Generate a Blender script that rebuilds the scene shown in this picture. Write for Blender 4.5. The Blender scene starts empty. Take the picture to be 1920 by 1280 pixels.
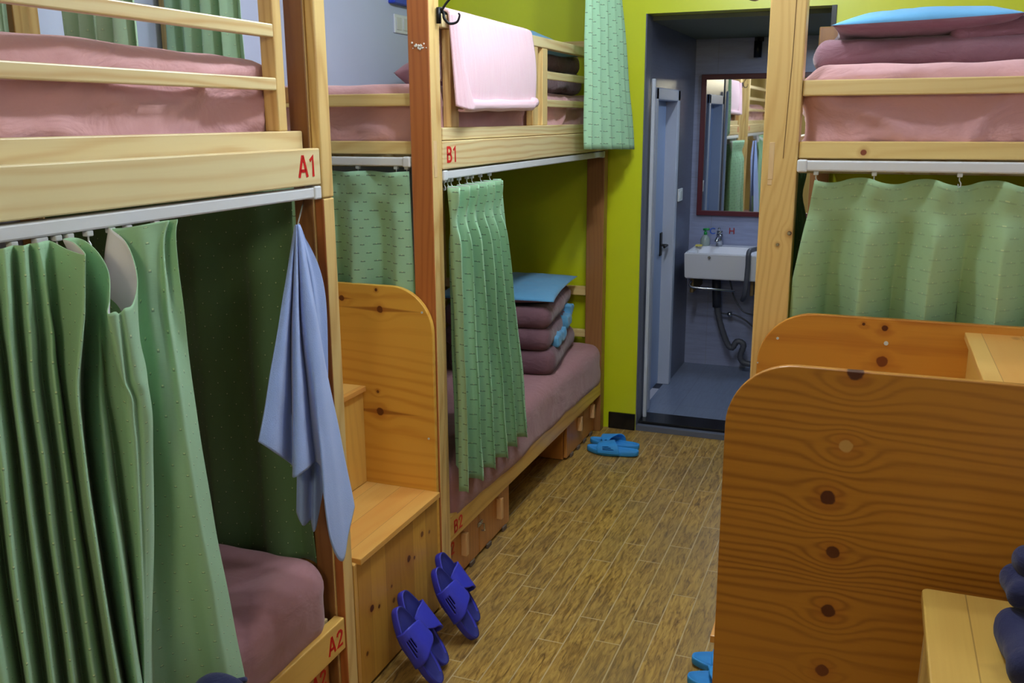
import bpy, bmesh, math, random
from mathutils import Vector, Matrix, noise
C = bpy.context.scene.collection
sc = bpy.context.scene
PI = math.pi
random.seed(7)

# ------------------------------------------------------------------ camera, world, lights, exposure
FPX = 1738.0
YAW, PITCH, ROLL = math.radians(21.27), math.radians(13.47), math.radians(-0.344)
EYE = Vector((0, 0, 1.55))
fwd = Vector((-math.sin(YAW)*math.cos(PITCH), math.cos(YAW)*math.cos(PITCH), -math.sin(PITCH)))
r0 = fwd.cross(Vector((0, 0, 1))).normalized(); u0 = r0.cross(fwd)
rgt = math.cos(ROLL)*r0 + math.sin(ROLL)*u0
upv = -math.sin(ROLL)*r0 + math.cos(ROLL)*u0
cam = bpy.data.cameras.new('camera'); camo = bpy.data.objects.new('camera', cam); C.objects.link(camo)
cam.sensor_width = 36; cam.lens = FPX/1920*36; cam.clip_start = 0.02
camo.matrix_world = Matrix(((rgt.x, upv.x, -fwd.x, 0), (rgt.y, upv.y, -fwd.y, 0), (rgt.z, upv.z, -fwd.z, EYE.z), (0, 0, 0, 1)))
sc.camera = camo

w = bpy.data.worlds.new('world'); sc.world = w; w.use_nodes = True
w.node_tree.nodes['Background'].inputs[0].default_value = (0.6, 0.7, 1, 1)
w.node_tree.nodes['Background'].inputs[1].default_value = 0.15
sc.view_settings.view_transform = 'Standard'; sc.view_settings.look = 'None'
sc.view_settings.exposure = 0.22; sc.view_settings.gamma = 1

def area(name, loc, size, size_y, energy, col, rot=(0, 0, 0)):
    l = bpy.data.lights.new(name, 'AREA'); l.shape = 'RECTANGLE'; l.size = size; l.size_y = size_y
    l.energy = energy; l.color = col
    o = bpy.data.objects.new(name, l); o.location = loc; o.rotation_euler = rot; C.objects.link(o); return o
def bulb(name, loc, r, energy, col):
    l = bpy.data.lights.new(name, 'POINT'); l.shadow_soft_size = r; l.energy = energy; l.color = col
    o = bpy.data.objects.new(name, l); o.location = loc; C.objects.link(o); return o
for ly in (2.0, 2.5, 3.0): bulb('ceiling_tube_light', (-0.6, ly, 2.56), .05, 19, (0.84, 0.93, 1.0))
area('warm_rear_light', (-0.2, -0.85, 2.1), 0.35, 0.35, 10.5, (1.0, 0.89, 0.62), (math.radians(68), 0, math.radians(15)))  # unseen warm source behind the camera, not a window
area('bathroom_fill', (-0.35, 5.1, 1.93), 0.2, 0.2, 4.2, (0.66, 0.82, 1.0))  # weak bluish fill inside the bathroom, no lamp seen there

# ------------------------------------------------------------------ measuring helpers
def ray(x, y): return rgt*((x-960)/FPX) - upv*((y-640)/FPX) + fwd
def PX(x, y, X): d = ray(x, y); return EYE + d*(X/d.x)
def PY(x, y, Y): d = ray(x, y); return EYE + d*(Y/d.y)
def PZ(x, y, Z): d = ray(x, y); return EYE + d*((Z-EYE.z)/d.z)

# ------------------------------------------------------------------ object helpers
def thing(name, label, cat, loc=(0, 0, 0), group=None):
    o = bpy.data.objects.new(name, None); C.objects.link(o); o.location = loc
    o.empty_display_size = 0.05
    o['label'] = label; o['category'] = cat
    if group: o['group'] = group
    return o
def tag(o, label, cat, group=None):
    o['label'] = label; o['category'] = cat
    if group: o['group'] = group
    return o
def struct(o):
    o['kind'] = 'structure'; return o
def rootloc(p):
    v = Vector((0, 0, 0))
    while p is not None: v += Vector(p.location); p = p.parent
    return v
def link(name, bm, mats, parent=None, smooth=False, origin=None):
    me = bpy.data.meshes.new(name)
    off = rootloc(parent) if parent is not None else Vector(origin or (0, 0, 0))
    bmesh.ops.translate(bm, verts=bm.verts, vec=-off)
    bm.to_mesh(me); bm.free()
    for m in (mats if isinstance(mats, (list, tuple)) else [mats]): me.materials.append(m)
    for p in me.polygons: p.use_smooth = smooth
    o = bpy.data.objects.new(name, me); C.objects.link(o)
    if parent is not None: o.parent = parent
    else: o.location = off
    return o
def box(bm, x0, x1, y0, y1, z0, z1, bev=0.003, M=None, seg=2):
    t = bmesh.new()
    bmesh.ops.create_cube(t, size=1)
    x0, x1 = min(x0, x1), max(x0, x1); y0, y1 = min(y0, y1), max(y0, y1); z0, z1 = min(z0, z1), max(z0, z1)
    for v in t.verts:
        v.co = Vector(((x0+x1)/2+v.co.x*(x1-x0), (y0+y1)/2+v.co.y*(y1-y0), (z0+z1)/2+v.co.z*(z1-z0)))
    b = min(bev, 0.45*min(x1-x0, y1-y0, z1-z0))
    if b > 0: bmesh.ops.bevel(t, geom=list(t.edges), offset=b, segments=seg, affect='EDGES', profile=0.5)
    if M is not None: bmesh.ops.transform(t, matrix=M, verts=t.verts)
    merge(bm, t)
def merge(bm, t):
    me = bpy.data.meshes.new('tmp'); t.to_mesh(me); t.free(); bm.from_mesh(me); bpy.data.meshes.remove(me)
def NB(): return bmesh.new()
def bx(name, mat, parent, *a, **k):
    bm = NB(); box(bm, *a, **k); return link(name, bm, mat, parent)
def tube(bm, pts, r, n=12, cap=True):
    pts = [Vector(p) for p in pts]; rs = r if isinstance(r, (list, tuple)) else [r]*len(pts)
    rings = []; prev = None
    for i, p in enumerate(pts):
        t = (pts[min(i+1, len(pts)-1)] - pts[max(i-1, 0)]).normalized()
        if prev is None:
            a = Vector((0, 0, 1)) if abs(t.z) < 0.9 else Vector((1, 0, 0))
            nrm = t.cross(a).normalized()
        else: nrm = (prev - t*prev.dot(t)).normalized()
        prev = nrm; b = t.cross(nrm)
        rings.append([bm.verts.new(p + (nrm*math.cos(2*PI*k/n) + b*math.sin(2*PI*k/n))*rs[i]) for k in range(n)])
    for i in range(len(rings)-1):
        for k in range(n): bm.faces.new((rings[i][k], rings[i][(k+1) % n], rings[i+1][(k+1) % n], rings[i+1][k]))
    if cap: bm.faces.new(rings[0][::-1]); bm.faces.new(rings[-1])
def crom(P, t):
    n = len(P)-1; f = max(0, min(n-1e-6, t*n)); i = int(f); u = f-i
    p0, p1, p2, p3 = P[max(i-1, 0)], P[i], P[i+1], P[min(i+2, n)]
    return 0.5*((2*p1) + (p2-p0)*u + (2*p0-5*p1+4*p2-p3)*u*u + (3*p1-p0-3*p2+p3)*u*u*u)
def smoothpath(pts, n=40):
    pts = [Vector(p) for p in pts]; return [crom(pts, i/n) for i in range(n+1)]
def prism(bm, outline, mapf, a0, a1, bev=0.002):
    t = bmesh.new()
    A = [t.verts.new(mapf(p, a0)) for p in outline]; B = [t.verts.new(mapf(p, a1)) for p in outline]
    t.faces.new(A); t.faces.new(B[::-1]); n = len(outline)
    for i in range(n): t.faces.new((A[i], B[i], B[(i+1) % n], A[(i+1) % n]))
    bmesh.ops.recalc_face_normals(t, faces=t.faces)
    if bev:
        es = [e for e in t.edges if len(e.link_faces) == 2 and e.calc_face_angle(0) > 0.9]
        bmesh.ops.bevel(t, geom=es, offset=bev, segments=2, affect='EDGES', profile=0.5)
    merge(bm, t)
def surf(fn, nu, nv, uvf=None):
    """grid surface with a UV map measured in metres of cloth"""
    bm = bmesh.new(); uvl = bm.loops.layers.uv.new('uv')
    P = [[fn(i/nu, j/nv) for j in range(nv+1)] for i in range(nu+1)]
    V = [[bm.verts.new(P[i][j]) for j in range(nv+1)] for i in range(nu+1)]
    jm = nv//2; U = [0]
    for i in range(1, nu+1): U.append(U[-1] + (P[i][jm]-P[i-1][jm]).length)
    W = [0]
    for j in range(1, nv+1): W.append(W[-1] + (P[nu//2][j]-P[nu//2][j-1]).length)
    for i in range(nu):
        for j in range(nv):
            f = bm.faces.new((V[i][j], V[i+1][j], V[i+1][j+1], V[i][j+1]))
            for l, (a, b) in zip(f.loops, ((i, j), (i+1, j), (i+1, j+1), (i, j+1))): l[uvl].uv = (U[a], W[b])
    return bm
def cloth(name, bm, mats, parent=None, thick=0.0016, origin=None, flip=False):
    if isinstance(mats, (list, tuple)) and not flip: bmesh.ops.reverse_faces(bm, faces=bm.faces)
    o = link(name, bm, mats, parent, smooth=True, origin=origin)
    m = o.modifiers.new('solid', 'SOLIDIFY'); m.thickness = thick; m.offset = 0
    if isinstance(mats, (list, tuple)) and len(mats) > 1: m.material_offset = 1
    return o
def nz(p, s=1.0, seed=0.0): return noise.noise(Vector(p)*s + Vector((seed, seed*1.7, -seed)))
def softbox(x0, x1, y0, y1, z0, z1, r, res=0.02, disp=None):
    """rounded box with evenly subdivided faces, displaced by disp(p, n)"""
    bm = bmesh.new()
    S = (Vector((x0, y0, z0)), Vector((x1, y1, z1))); c = (S[0]+S[1])/2; h = (S[1]-S[0])/2
    cache = {}
    def vert(q):
        k = (round(q.x, 5), round(q.y, 5), round(q.z, 5))
        if k in cache: return cache[k]
        rr = Vector((min(r, h.x), min(r, h.y), min(r, h.z)))
        inner = Vector([max(-(h[i]-rr[i]), min(h[i]-rr[i], q[i])) for i in range(3)])
        d = q-inner
        dn = Vector([d[i]/rr[i] for i in range(3)])
        L = dn.length
        if L > 1e-9: n = dn/L; p = inner + Vector([n[i]*rr[i] for i in range(3)])
        else: n = Vector((0, 0, 1)); p = q
        p = p + c
        if disp: p = p + disp(p, n)
        cache[k] = bm.verts.new(p); return cache[k]
    def spread(a, hh, rr_, n):
        out = []
        for i in range(n+1): out.append(-hh + 2*hh*i/n)
        return out
    N = [max(4, int(math.ceil(2*h[i]/res))) for i in range(3)]
    for ax in range(3):
        u, v = (ax+1) % 3, (ax+2) % 3
        for sgn in (-1, 1):
            for i in range(N[u]):
                for j in range(N[v]):
                    q = []
                    for (a, b) in ((i, j), (i+1, j), (i+1, j+1), (i, j+1)):
                        p = Vector((0, 0, 0)); p[ax] = sgn*h[ax]; p[u] = -h[u]+2*h[u]*a/N[u]; p[v] = -h[v]+2*h[v]*b/N[v]
                        q.append(vert(p))
                    if sgn < 0: q = q[::-1]
                    try: bm.faces.new(q)
                    except ValueError: pass
    return bm
def text(name, s, mat, parent, M, size, sx=1.0, depth=0.0006):
    cu = bpy.data.curves.new('txt', 'FONT'); cu.body = s; cu.size = size; cu.extrude = depth; cu.align_x = 'LEFT'; cu.offset = 0.0006
    o = bpy.data.objects.new('txt', cu); C.objects.link(o)
    me = bpy.data.meshes.new_from_object(o); bpy.data.objects.remove(o); bpy.data.curves.remove(cu)
    bm = bmesh.new(); bm.from_mesh(me); bpy.data.meshes.remove(me)
    bmesh.ops.transform(bm, matrix=M @ Matrix.Diagonal((sx, 1, 1, 1)), verts=bm.verts)
    return link(name, bm, mat, parent)

GLYPH = {'A': ([[(0, 0), (.27, .95), (.33, .95), (.6, 0)], [(.12, .3), (.48, .3)]], .6),
 'B': ([[(.3, .53), (.07, .53), (.07, .93), (.32, .93), (.46, .85), (.5, .73), (.44, .58), (.3, .53), (.47, .47), (.53, .34), (.53, .2), (.45, .1), (.32, .07), (.07, .07), (.07, .53)]], .58),
 '1': ([[(.03, .74), (.25, .93), (.25, 0)]], .32),
 '2': ([[(.03, .70), (.08, .85), (.22, .93), (.38, .91), (.5, .79), (.48, .62), (.36, .44), (.05, .07), (.55, .07)]], .58)}
def strokes(name, s, mat, parent, M, h, sx=1.0, wd=.15, depth=.0007):
    bm = bmesh.new(); x0 = 0
    for ch in s:
        lines, adv = GLYPH[ch]
        for ln in lines:
            P = [Vector((x0+x, y)) for x, y in ln]; n = len(P); Lf = []; Rt = []
            for i in range(n):
                d0 = (P[i]-P[i-1]).normalized() if i else (P[1]-P[0]).normalized()
                d1 = (P[i+1]-P[i]).normalized() if i < n-1 else d0
                t = d0+d1; t = d0 if t.length < .2 else t.normalized()
                k = min(1.5, 1/max(.4, t.dot(d1))); nn = Vector((-t.y, t.x))*wd/2*k
                Lf.append(P[i]+nn); Rt.append(P[i]-nn)
            V = [[bm.verts.new(M @ Vector((q.x*h*sx, q.y*h, z))) for q in side] for side in (Lf, Rt) for z in (0, depth)]
            for i in range(n-1):
                bm.faces.new((V[1][i], V[3][i], V[3][i+1], V[1][i+1])); bm.faces.new((V[0][i], V[0][i+1], V[2][i+1], V[2][i]))
                bm.faces.new((V[0][i], V[1][i], V[1][i+1], V[0][i+1])); bm.faces.new((V[2][i], V[2][i+1], V[3][i+1], V[3][i]))
            for i in (0, n-1): bm.faces.new((V[0][i], V[2][i], V[3][i], V[1][i]))
        x0 += adv + .2
    return link(name, bm, mat, parent)

# ------------------------------------------------------------------ materials
def lin(c):
    def f(v): v /= 255.0; return v/12.92 if v <= 0.04045 else ((v+0.055)/1.055)**2.4
    return (f(c[0]), f(c[1]), f(c[2]), 1)
class G:
    def __init__(s, name, rough=0.6):
        s.m = bpy.data.materials.new(name); s.m.use_nodes = True; s.t = s.m.node_tree; s.n = s.t.nodes; s.l = s.t.links
        s.b = s.n['Principled BSDF']; s.b.inputs['Roughness'].default_value = rough
    def node(s, typ, **k):
        n = s.n.new(typ)
        for a, b in k.items(): setattr(n, a, b)
        return n
    def put(s, sock, v):
        if isinstance(v, bpy.types.NodeSocket): s.l.new(v, sock)
        else: sock.default_value = v
    def math(s, op, a, b=0.0, c=0.0):
        n = s.node('ShaderNodeMath', operation=op)
        s.put(n.inputs[0], a); s.put(n.inputs[1], b); s.put(n.inputs[2], c); return n.outputs[0]
    def mix(s, f, a, b, mode='MIX'):
        n = s.node('ShaderNodeMix', data_type='RGBA', blend_type=mode)
        s.put(n.inputs[0], f); s.put(n.inputs[6], a); s.put(n.inputs[7], b); return n.outputs[2]
    def mapping(s, v, scale=(1, 1, 1), loc=(0, 0, 0), rot=(0, 0, 0)):
        n = s.node('ShaderNodeMapping'); s.l.new(v, n.inputs[0])
        n.inputs['Location'].default_value = loc; n.inputs['Scale'].default_value = scale; n.inputs['Rotation'].default_value = rot
        return n.outputs[0]
    def noise(s, v, scale=5, detail=2, rough=0.5, dist=0.0):
        n = s.node('ShaderNodeTexNoise'); s.l.new(v, n.inputs['Vector'])
        n.inputs['Scale'].default_value = scale; n.inputs['Detail'].default_value = detail
        n.inputs['Roughness'].default_value = rough; n.inputs['Distortion'].default_value = dist
        return n.outputs[0]
    def ramp(s, f, stops):
        n = s.node('ShaderNodeValToRGB'); s.put(n.inputs[0], f); r = n.color_ramp
        while len(r.elements) < len(stops): r.elements.new(0.5)
        for e, (p, c) in zip(r.elements, stops): e.position = p; e.color = c if len(c) == 4 else (*c, 1)
        return n.outputs[0]
    def obj(s): return s.node('ShaderNodeTexCoord').outputs['Object']
    def uv(s): return s.node('ShaderNodeTexCoord').outputs['UV']
    def sep(s, v): n = s.node('ShaderNodeSeparateXYZ'); s.l.new(v, n.inputs[0]); return n.outputs
    def base(s, v): s.put(s.b.inputs['Base Color'], v)
    def bump(s, h, strength=0.3, dist=0.002):
        n = s.node('ShaderNodeBump'); s.put(n.inputs['Height'], h); n.inputs['Strength'].default_value = strength
        n.inputs['Distance'].default_value = dist; s.l.new(n.outputs[0], s.b.inputs['Normal'])
def plain(name, c, rough=0.5, metal=0.0, **k):
    g = G(name, rough); g.base(lin(c)); g.b.inputs['Metallic'].default_value = metal
    for a, b in k.items(): g.b.inputs[a].default_value = b
    return g.m
def wood(name, light, dark, axis, freq=18, amt=0.5, knots=(), pdir=None, rnd=True, kn_amp=0.05, plank=None, rough=0.38, tone=None, stain=None, pstr=0.55, org=(0, 0, 0), warp=0.16, streaks=()):
    """pine: growth-ring bands along one axis with knots the grain bends around. knots: (a, b, r, colour) in the local plane"""
    g = G(name, rough)
    co = g.obj()
    if any(org): co = g.mapping(co, loc=org)
    if rnd:
        oi = g.node('ShaderNodeObjectInfo'); va = g.node('ShaderNodeVectorMath', operation='ADD')
        sc_ = g.math('MULTIPLY', oi.outputs['Random'], 9.0)
        g.l.new(co, va.inputs[0]); g.l.new(sc_, va.inputs[1]); co = va.outputs[0]
    st = [1, 1, 1]; st[axis] = 0.13
    fs = [1, 1, 1]; fs[axis] = 0.025
    sm = g.mapping(co, st)
    n1 = g.noise(sm, 3.2, 2, 0.4); n1b = g.noise(sm, 16, 2, 0.5)
    o = g.sep(co)
    pd = pdir if pdir is not None else (2 if axis != 2 else 1)
    other = ({0, 1, 2} - {axis, pd}).pop()
    v = g.math('ADD', o[pd], g.math('MULTIPLY', o[other], 0.25))
    v = g.math('ADD', v, g.math('MULTIPLY', g.math('SUBTRACT', n1, 0.5), warp*2.2)); v = g.math('ADD', v, g.math('MULTIPLY', g.math('SUBTRACT', n1b, 0.5), 0.045))
    freq = freq*2.6
    kmask = None; kd = []
    for (ka, kb, kr, kc) in knots:
        da = g.math('SUBTRACT', o[axis], ka); db = g.math('SUBTRACT', o[pd], kb)
        da2 = g.math('MULTIPLY', g.math('MULTIPLY', da, da), 1/(kr*3.6)**2)
        db2 = g.math('MULTIPLY', g.math('MULTIPLY', db, db), 1/(kr*3.4)**2)
        e = g.math('EXPONENT', g.math('MULTIPLY', g.math('ADD', da2, db2), -1.0))
        # rings gather round the knot
        rr = g.math('SQRT', g.math('ADD', g.math('MULTIPLY', da, da), g.math('MULTIPLY', db, db)))
        sd = g.math('MULTIPLY', g.math('TANH', g.math('MULTIPLY', db, 1/kr)), kn_amp)
        v = g.math('SUBTRACT', v, g.math('MULTIPLY', g.math('MULTIPLY', sd, e), 0.9))
        v = g.math('ADD', v, g.math('MULTIPLY', g.math('MULTIPLY', e, rr), 0.6))
        wob = g.math('MULTIPLY', g.math('SUBTRACT', g.noise(co, 60, 2, 0.5), 0.5), kr*0.5)
        kd.append((g.math('ADD', rr, wob), kr, kc))
    s_ = g.math('SINE', g.math('MULTIPLY', v, freq*2*PI))
    s_ = g.math('MULTIPLY_ADD', s_, 0.5, 0.5)
    s_ = g.math('POWER', s_, 2.2)
    fine = g.noise(g.mapping(co, fs), 160, 2, 0.6)
    big = g.noise(g.mapping(co, st, loc=(3, 1, 2)), 3.0, 2, 0.5)
    f = g.math('MULTIPLY', s_, g.math('MULTIPLY_ADD', big, 1.1, 0.0))
    f = g.math('MULTIPLY', f, amt)
    f = g.math('ADD', f, g.math('MULTIPLY', g.math('SUBTRACT', fine, 0.5), 0.35))
    f = g.math('ADD', f, g.math('MULTIPLY', g.math('SUBTRACT', big, 0.5), 0.5))
    col = g.mix(g.math('MAXIMUM', g.math('MINIMUM', f, 1.0), 0.0), lin(light), lin(dark))
    if plank:   # glued boards: (axis, width, colours)
        pa, pw = plank
        fl = g.math('FLOOR', g.math('MULTIPLY', o[pa], 1/pw))
        wn = g.node('ShaderNodeTexWhiteNoise', noise_dimensions='1D'); g.put(wn.inputs['W'], fl)
        col = g.mix(g.math('MULTIPLY', wn.outputs[0], pstr), col, lin(tone or dark), 'MIX')
        fr = g.math('FRACT', g.math('MULTIPLY', o[pa], 1/pw))
        col = g.mix(g.math('MULTIPLY', g.math('LESS_THAN', fr, 0.018), 0.45), col, lin((90, 50, 20)))
    if stain:
        sn = g.noise(co, 5, 3, 0.6)
        col = g.mix(g.ramp(sn, [(0.5, (0, 0, 0)), (0.75, (1, 1, 1))]), col, lin(stain))
    # small stray knots
    if not knots and pdir is not False:
        vo = g.node('ShaderNodeTexVoronoi'); g.l.new(g.mapping(co, [1.0 if i != axis else 0.5 for i in range(3)]), vo.inputs['Vector']); vo.inputs['Scale'].default_value = 5.0
        kf = g.ramp(vo.outputs['Distance'], [(0.045, (1, 1, 1)), (0.085, (0, 0, 0))])
        col = g.mix(g.math('MULTIPLY', kf, 0.75), col, lin((105, 55, 25)))
    for (ka, kb, hl, hh) in streaks:
        da = g.math('MULTIPLY', g.math('ABSOLUTE', g.math('SUBTRACT', o[axis], ka)), 1/hl); db = g.math('MULTIPLY', g.math('ABSOLUTE', g.math('SUBTRACT', o[pd], kb)), 1/hh)
        col = g.mix(g.math('MULTIPLY', g.ramp(g.math('ADD', da, db), [(0.55, (1, 1, 1)), (1.0, (0, 0, 0))]), .8), col, lin((150, 84, 24)))
    for rr, kr, kc in kd:
        halo = g.ramp(g.math('MULTIPLY', rr, 1/(kr*4)), [(0.2, (1, 1, 1)), (0.62, (0, 0, 0))])
        col = g.mix(g.math('MULTIPLY', halo, 0.45), col, lin((165, 90, 25)))
        core = g.ramp(g.math('MULTIPLY', rr, 1/(kr*2)), [(0.43, (1, 1, 1)), (0.53, (0, 0, 0))])
        col = g.mix(core, col, lin(kc))
    g.base(col)
    g.b.inputs['Coat Weight'].default_value = 0.25; g.b.inputs['Coat Roughness'].default_value = 0.25
    g.bump(f, 0.12, 0.001)
    return g.m
def fabric(name, c, c2=None, rough=0.9, bump=0.25, scale=900, wr=0.4, wscale=9, sheen=0.2):
    g = G(name, rough); co = g.obj()
    n = g.noise(co, scale, 1, 0.5); big = g.noise(co, 4, 3, 0.5)
    g.base(g.mix(g.math('MULTIPLY', big, 0.6), lin(c), lin(c2 or c)))
    wr_ = g.noise(g.mapping(co, (1, 1, 1.6)), wscale, 4, 0.55, 0.8)
    g.bump(g.math('ADD', g.math('MULTIPLY', n, 0.02), g.math('MULTIPLY', wr_, wr)), bump, 0.02)
    g.b.inputs['Sheen Weight'].default_value = sheen
    return g.m
def curtain_mat(name, c, lining=False, dash=0.5, tl=0.25, rowgap=0.028, colgap=0.05, w=0.3):
    """mint curtain cloth, woven dashes at a regular pitch; UV is metres of cloth (v measured from the heading)"""
    g = G(name, 0.85); u = g.sep(g.uv())
    row = g.math('MULTIPLY', u[1], 1/rowgap); rf = g.math('FRACT', row); ri = g.math('FLOOR', row)
    cu = g.math('ADD', g.math('MULTIPLY', u[0], 1/colgap), g.math('MULTIPLY', g.math('MODULO', ri, 2.0), 0.5))
    cf = g.math('FRACT', cu)
    m1 = g.math('LESS_THAN', g.math('ABSOLUTE', g.math('SUBTRACT', rf, 0.5)), 0.065)
    m2 = g.math('LESS_THAN', g.math('ABSOLUTE', g.math('SUBTRACT', cf, 0.5)), w)
    d = g.math('MULTIPLY', m1, m2)
    wv = g.noise(g.mapping(g.uv(), (60, 900, 1)), 1.0, 2, 0.6)
    col = g.mix(g.math('MULTIPLY_ADD', wv, 0.25, 0.0), lin(c), lin([int(v*0.72) for v in c]))
    col = g.mix(g.math('MULTIPLY', d, dash), col, lin([int(v*0.55) for v in c]))
    sp = g.math('LESS_THAN', g.math('ABSOLUTE', g.math('SUBTRACT', cf, 0.5)), 0.03)
    r2 = g.math('LESS_THAN', g.math('ABSOLUTE', g.math('SUBTRACT', rf, 0.42)), 0.05)
    col = g.mix(g.math('MULTIPLY', g.math('MULTIPLY', sp, r2), 0.8), col, lin((225, 240, 190)))
    if lining: col = g.mix(g.math('LESS_THAN', u[1], 0.085), col, lin((228, 226, 228)))
    g.base(col); g.b.inputs['Sheen Weight'].default_value = 0.15
    tr = g.node('ShaderNodeBsdfTranslucent'); g.put(tr.inputs[0], col)
    ms = g.node('ShaderNodeMixShader'); ms.inputs[0].default_value = tl
    out = g.n['Material Output']; g.l.new(g.b.outputs[0], ms.inputs[1]); g.l.new(tr.outputs[0], ms.inputs[2]); g.l.new(ms.outputs[0], out.inputs[0])
    g.bump(g.math('ADD', g.math('MULTIPLY', wv, 0.3), g.math('MULTIPLY', d, -0.5)), 0.25, 0.0006)
    return g.m

XL = -1.21
PALE, PALE2 = (232, 214, 162), (214, 176, 104)
HON, HON2 = (222, 178, 92), (180, 118, 44)
W_pale_y = wood('pale_pine_long', PALE, (200, 148, 78), 1, 16, 0.75)
W_pale_x = wood('pale_pine_cross', (228, 200, 135), (196, 142, 70), 0, 16, 0.5)
W_pale_z = wood('pale_pine_upright', (226, 194, 128), (182, 126, 58), 2, 18, 0.75, pdir=0)
W_hon_y = wood('honey_pine_long', HON, HON2, 1, 14, 0.75)
W_hon_z = wood('honey_pine_upright', (216, 168, 88), (172, 108, 44), 2, 16, 0.55, pdir=0)
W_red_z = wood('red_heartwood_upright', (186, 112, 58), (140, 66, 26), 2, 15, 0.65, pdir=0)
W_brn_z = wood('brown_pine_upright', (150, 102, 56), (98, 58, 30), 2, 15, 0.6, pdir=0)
W_lock = wood('locker_pine', (196, 132, 66), (150, 84, 34), 2, 12, 0.4, pdir=1)
W_step = wood('step_pine', (226, 182, 100), (210, 146, 66), 1, 12, 0.5, plank=(0, 0.085), tone=(212, 132, 52))
W_riser = wood('riser_pine', (226, 184, 92), (196, 140, 60), 2, 14, 0.4, pdir=1)
W_front = wood('front_board_pine', (204, 152, 62), (160, 100, 34), 2, 12, 0.4, pdir=1, rnd=False, kn_amp=0.02, plank=(1, 0.085), tone=(150, 92, 30),
    knots=[(0.23, 0.085, 0.011, (92, 45, 18)), (0.215, 0.125, 0.006, (92, 45, 18)), (0.19, 0.21, 0.008, (105, 52, 20)), (0.24, 0.2, 0.005, (105, 52, 20)),
           (0.275, 0.31, 0.011, (92, 45, 18)), (0.262, 0.345, 0.006, (92, 45, 18)), (0.315, 0.40, 0.009, (110, 55, 20)), (0.30, 0.45, 0.006, (110, 55, 20)), (0.11, 0.05, 0.007, (105, 52, 20))])
DK = (88, 38, 14)
W_near = wood('near_panel_pine', (188, 126, 38), (124, 66, 16), 0, 17, 0.75, rnd=False, kn_amp=0.06, org=(-.262, 1.90, 0), knots=[
    (-0.012, 1.058, 0.016, (80, 30, 18)), (-0.019, 0.902, 0.014, (196, 150, 84)), (-0.046, 0.787, 0.016, (84, 36, 20)),
    (-0.027, 0.668, 0.014, DK), (-0.028, 0.532, 0.015, DK), (-0.03, 0.39, 0.014, (110, 52, 20)), (0.42, 0.84, 0.014, DK)], rough=0.42)
W_far = wood('far_panel_pine', (208, 142, 50), (160, 80, 22), 0, 11, 0.7, rnd=False, kn_amp=0.035, org=(-.262, 1.90, 0), knots=[
    (0.045, 1.036, 0.008, DK), (0.045, 0.95, 0.014, (120, 58, 24)), (-0.005, 1.043, 0.004, DK)])
W_lp = wood('left_panel_pine', (224, 172, 72), (186, 116, 32), 0, 9, 0.8, rnd=False, kn_amp=0.03, streaks=[(-1.392, .985, .17, .010), (-1.405, .655, .16, .011), (-1.525, 1.012, .05, .005)], org=(XL-.004, 1.948, 0), knots=[
    (-1.392, 0.985, 0.011, (104, 48, 18)), (-1.525, 1.012, 0.009, (104, 48, 18)), (-1.405, 0.655, 0.013, (104, 48, 18)), (-1.402, 1.045, 0.005, (96, 48, 20)), (-1.41, 0.72, 0.005, (96, 48, 20))])
W_stool = wood('stool_pine', (226, 190, 96), (190, 140, 60), 1, 10, 0.5, plank=(0, 0.14), tone=(206, 160, 80), stain=(150, 108, 58))
W_handle = plain('pale_handle_wood', (222, 176, 122), 0.6)
M_filler = plain('white_wood_filler', (225, 222, 216), 0.8)
M_patch = wood('wood_patch', (232, 200, 150), (210, 160, 110), 2, 30, 0.3, pdir=0)
M_red = plain('red_paint', (205, 20, 18), 0.5)
M_track = plain('white_track', (222, 226, 232), 0.35)
M_clear = plain('pale_plastic', (205, 212, 214), 0.3)
M_steel = plain('steel', (190, 192, 198), 0.25, 1.0)
M_black = plain('black_metal', (28, 30, 34), 0.4, 0.6)
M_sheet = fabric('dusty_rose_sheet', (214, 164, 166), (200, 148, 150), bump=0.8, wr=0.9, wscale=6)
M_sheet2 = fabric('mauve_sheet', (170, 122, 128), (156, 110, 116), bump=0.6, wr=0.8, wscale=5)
M_brown = fabric('brown_quilt_cloth', (122, 86, 96), (104, 70, 80), bump=0.6, wr=0.6, wscale=14)
M_blue = fabric('sky_blue_cloth', (96, 162, 204), (84, 146, 192), bump=0.4, wr=0.3, wscale=10)
M_pinkt = None
M_curA = curtain_mat('mint_curtain_near', (166, 210, 168), dash=0.6, rowgap=0.022, colgap=0.045, w=0.05, tl=0.12)
M_linA = curtain_mat('mint_curtain_lining', (150, 196, 140), lining=True, dash=0.3, rowgap=0.022, colgap=0.045, w=0.05, tl=0.12)
M_curB = curtain_mat('mint_curtain_dashed', (174, 222, 184), dash=0.8, rowgap=0.026, colgap=0.05, w=0.2, tl=0.15)
M_linB = curtain_mat('mint_curtain_dashed_lining', (174, 222, 184), lining=True, dash=0.8, rowgap=0.026, colgap=0.05, w=0.2, tl=0.15)
M_curC = curtain_mat('mint_curtain_checked', (184, 222, 172), dash=0.2, rowgap=0.03, colgap=0.06, w=0.3, tl=0.15)
M_linC = curtain_mat('mint_curtain_checked_lining', (184, 222, 172), lining=True, dash=0.2, rowgap=0.03, colgap=0.06, w=0.3, tl=0.15)
M_curE = curtain_mat('light_green_curtain', (186, 224, 190), dash=0.15, rowgap=0.03, colgap=0.04, w=0.1, tl=0.15)
M_curShade = curtain_mat('shaded_green_curtain', (112, 152, 104), dash=0.15, rowgap=0.03, colgap=0.04, w=0.1, tl=0.15)  # darker copy of the curtain green, shade put into its base colour
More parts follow.
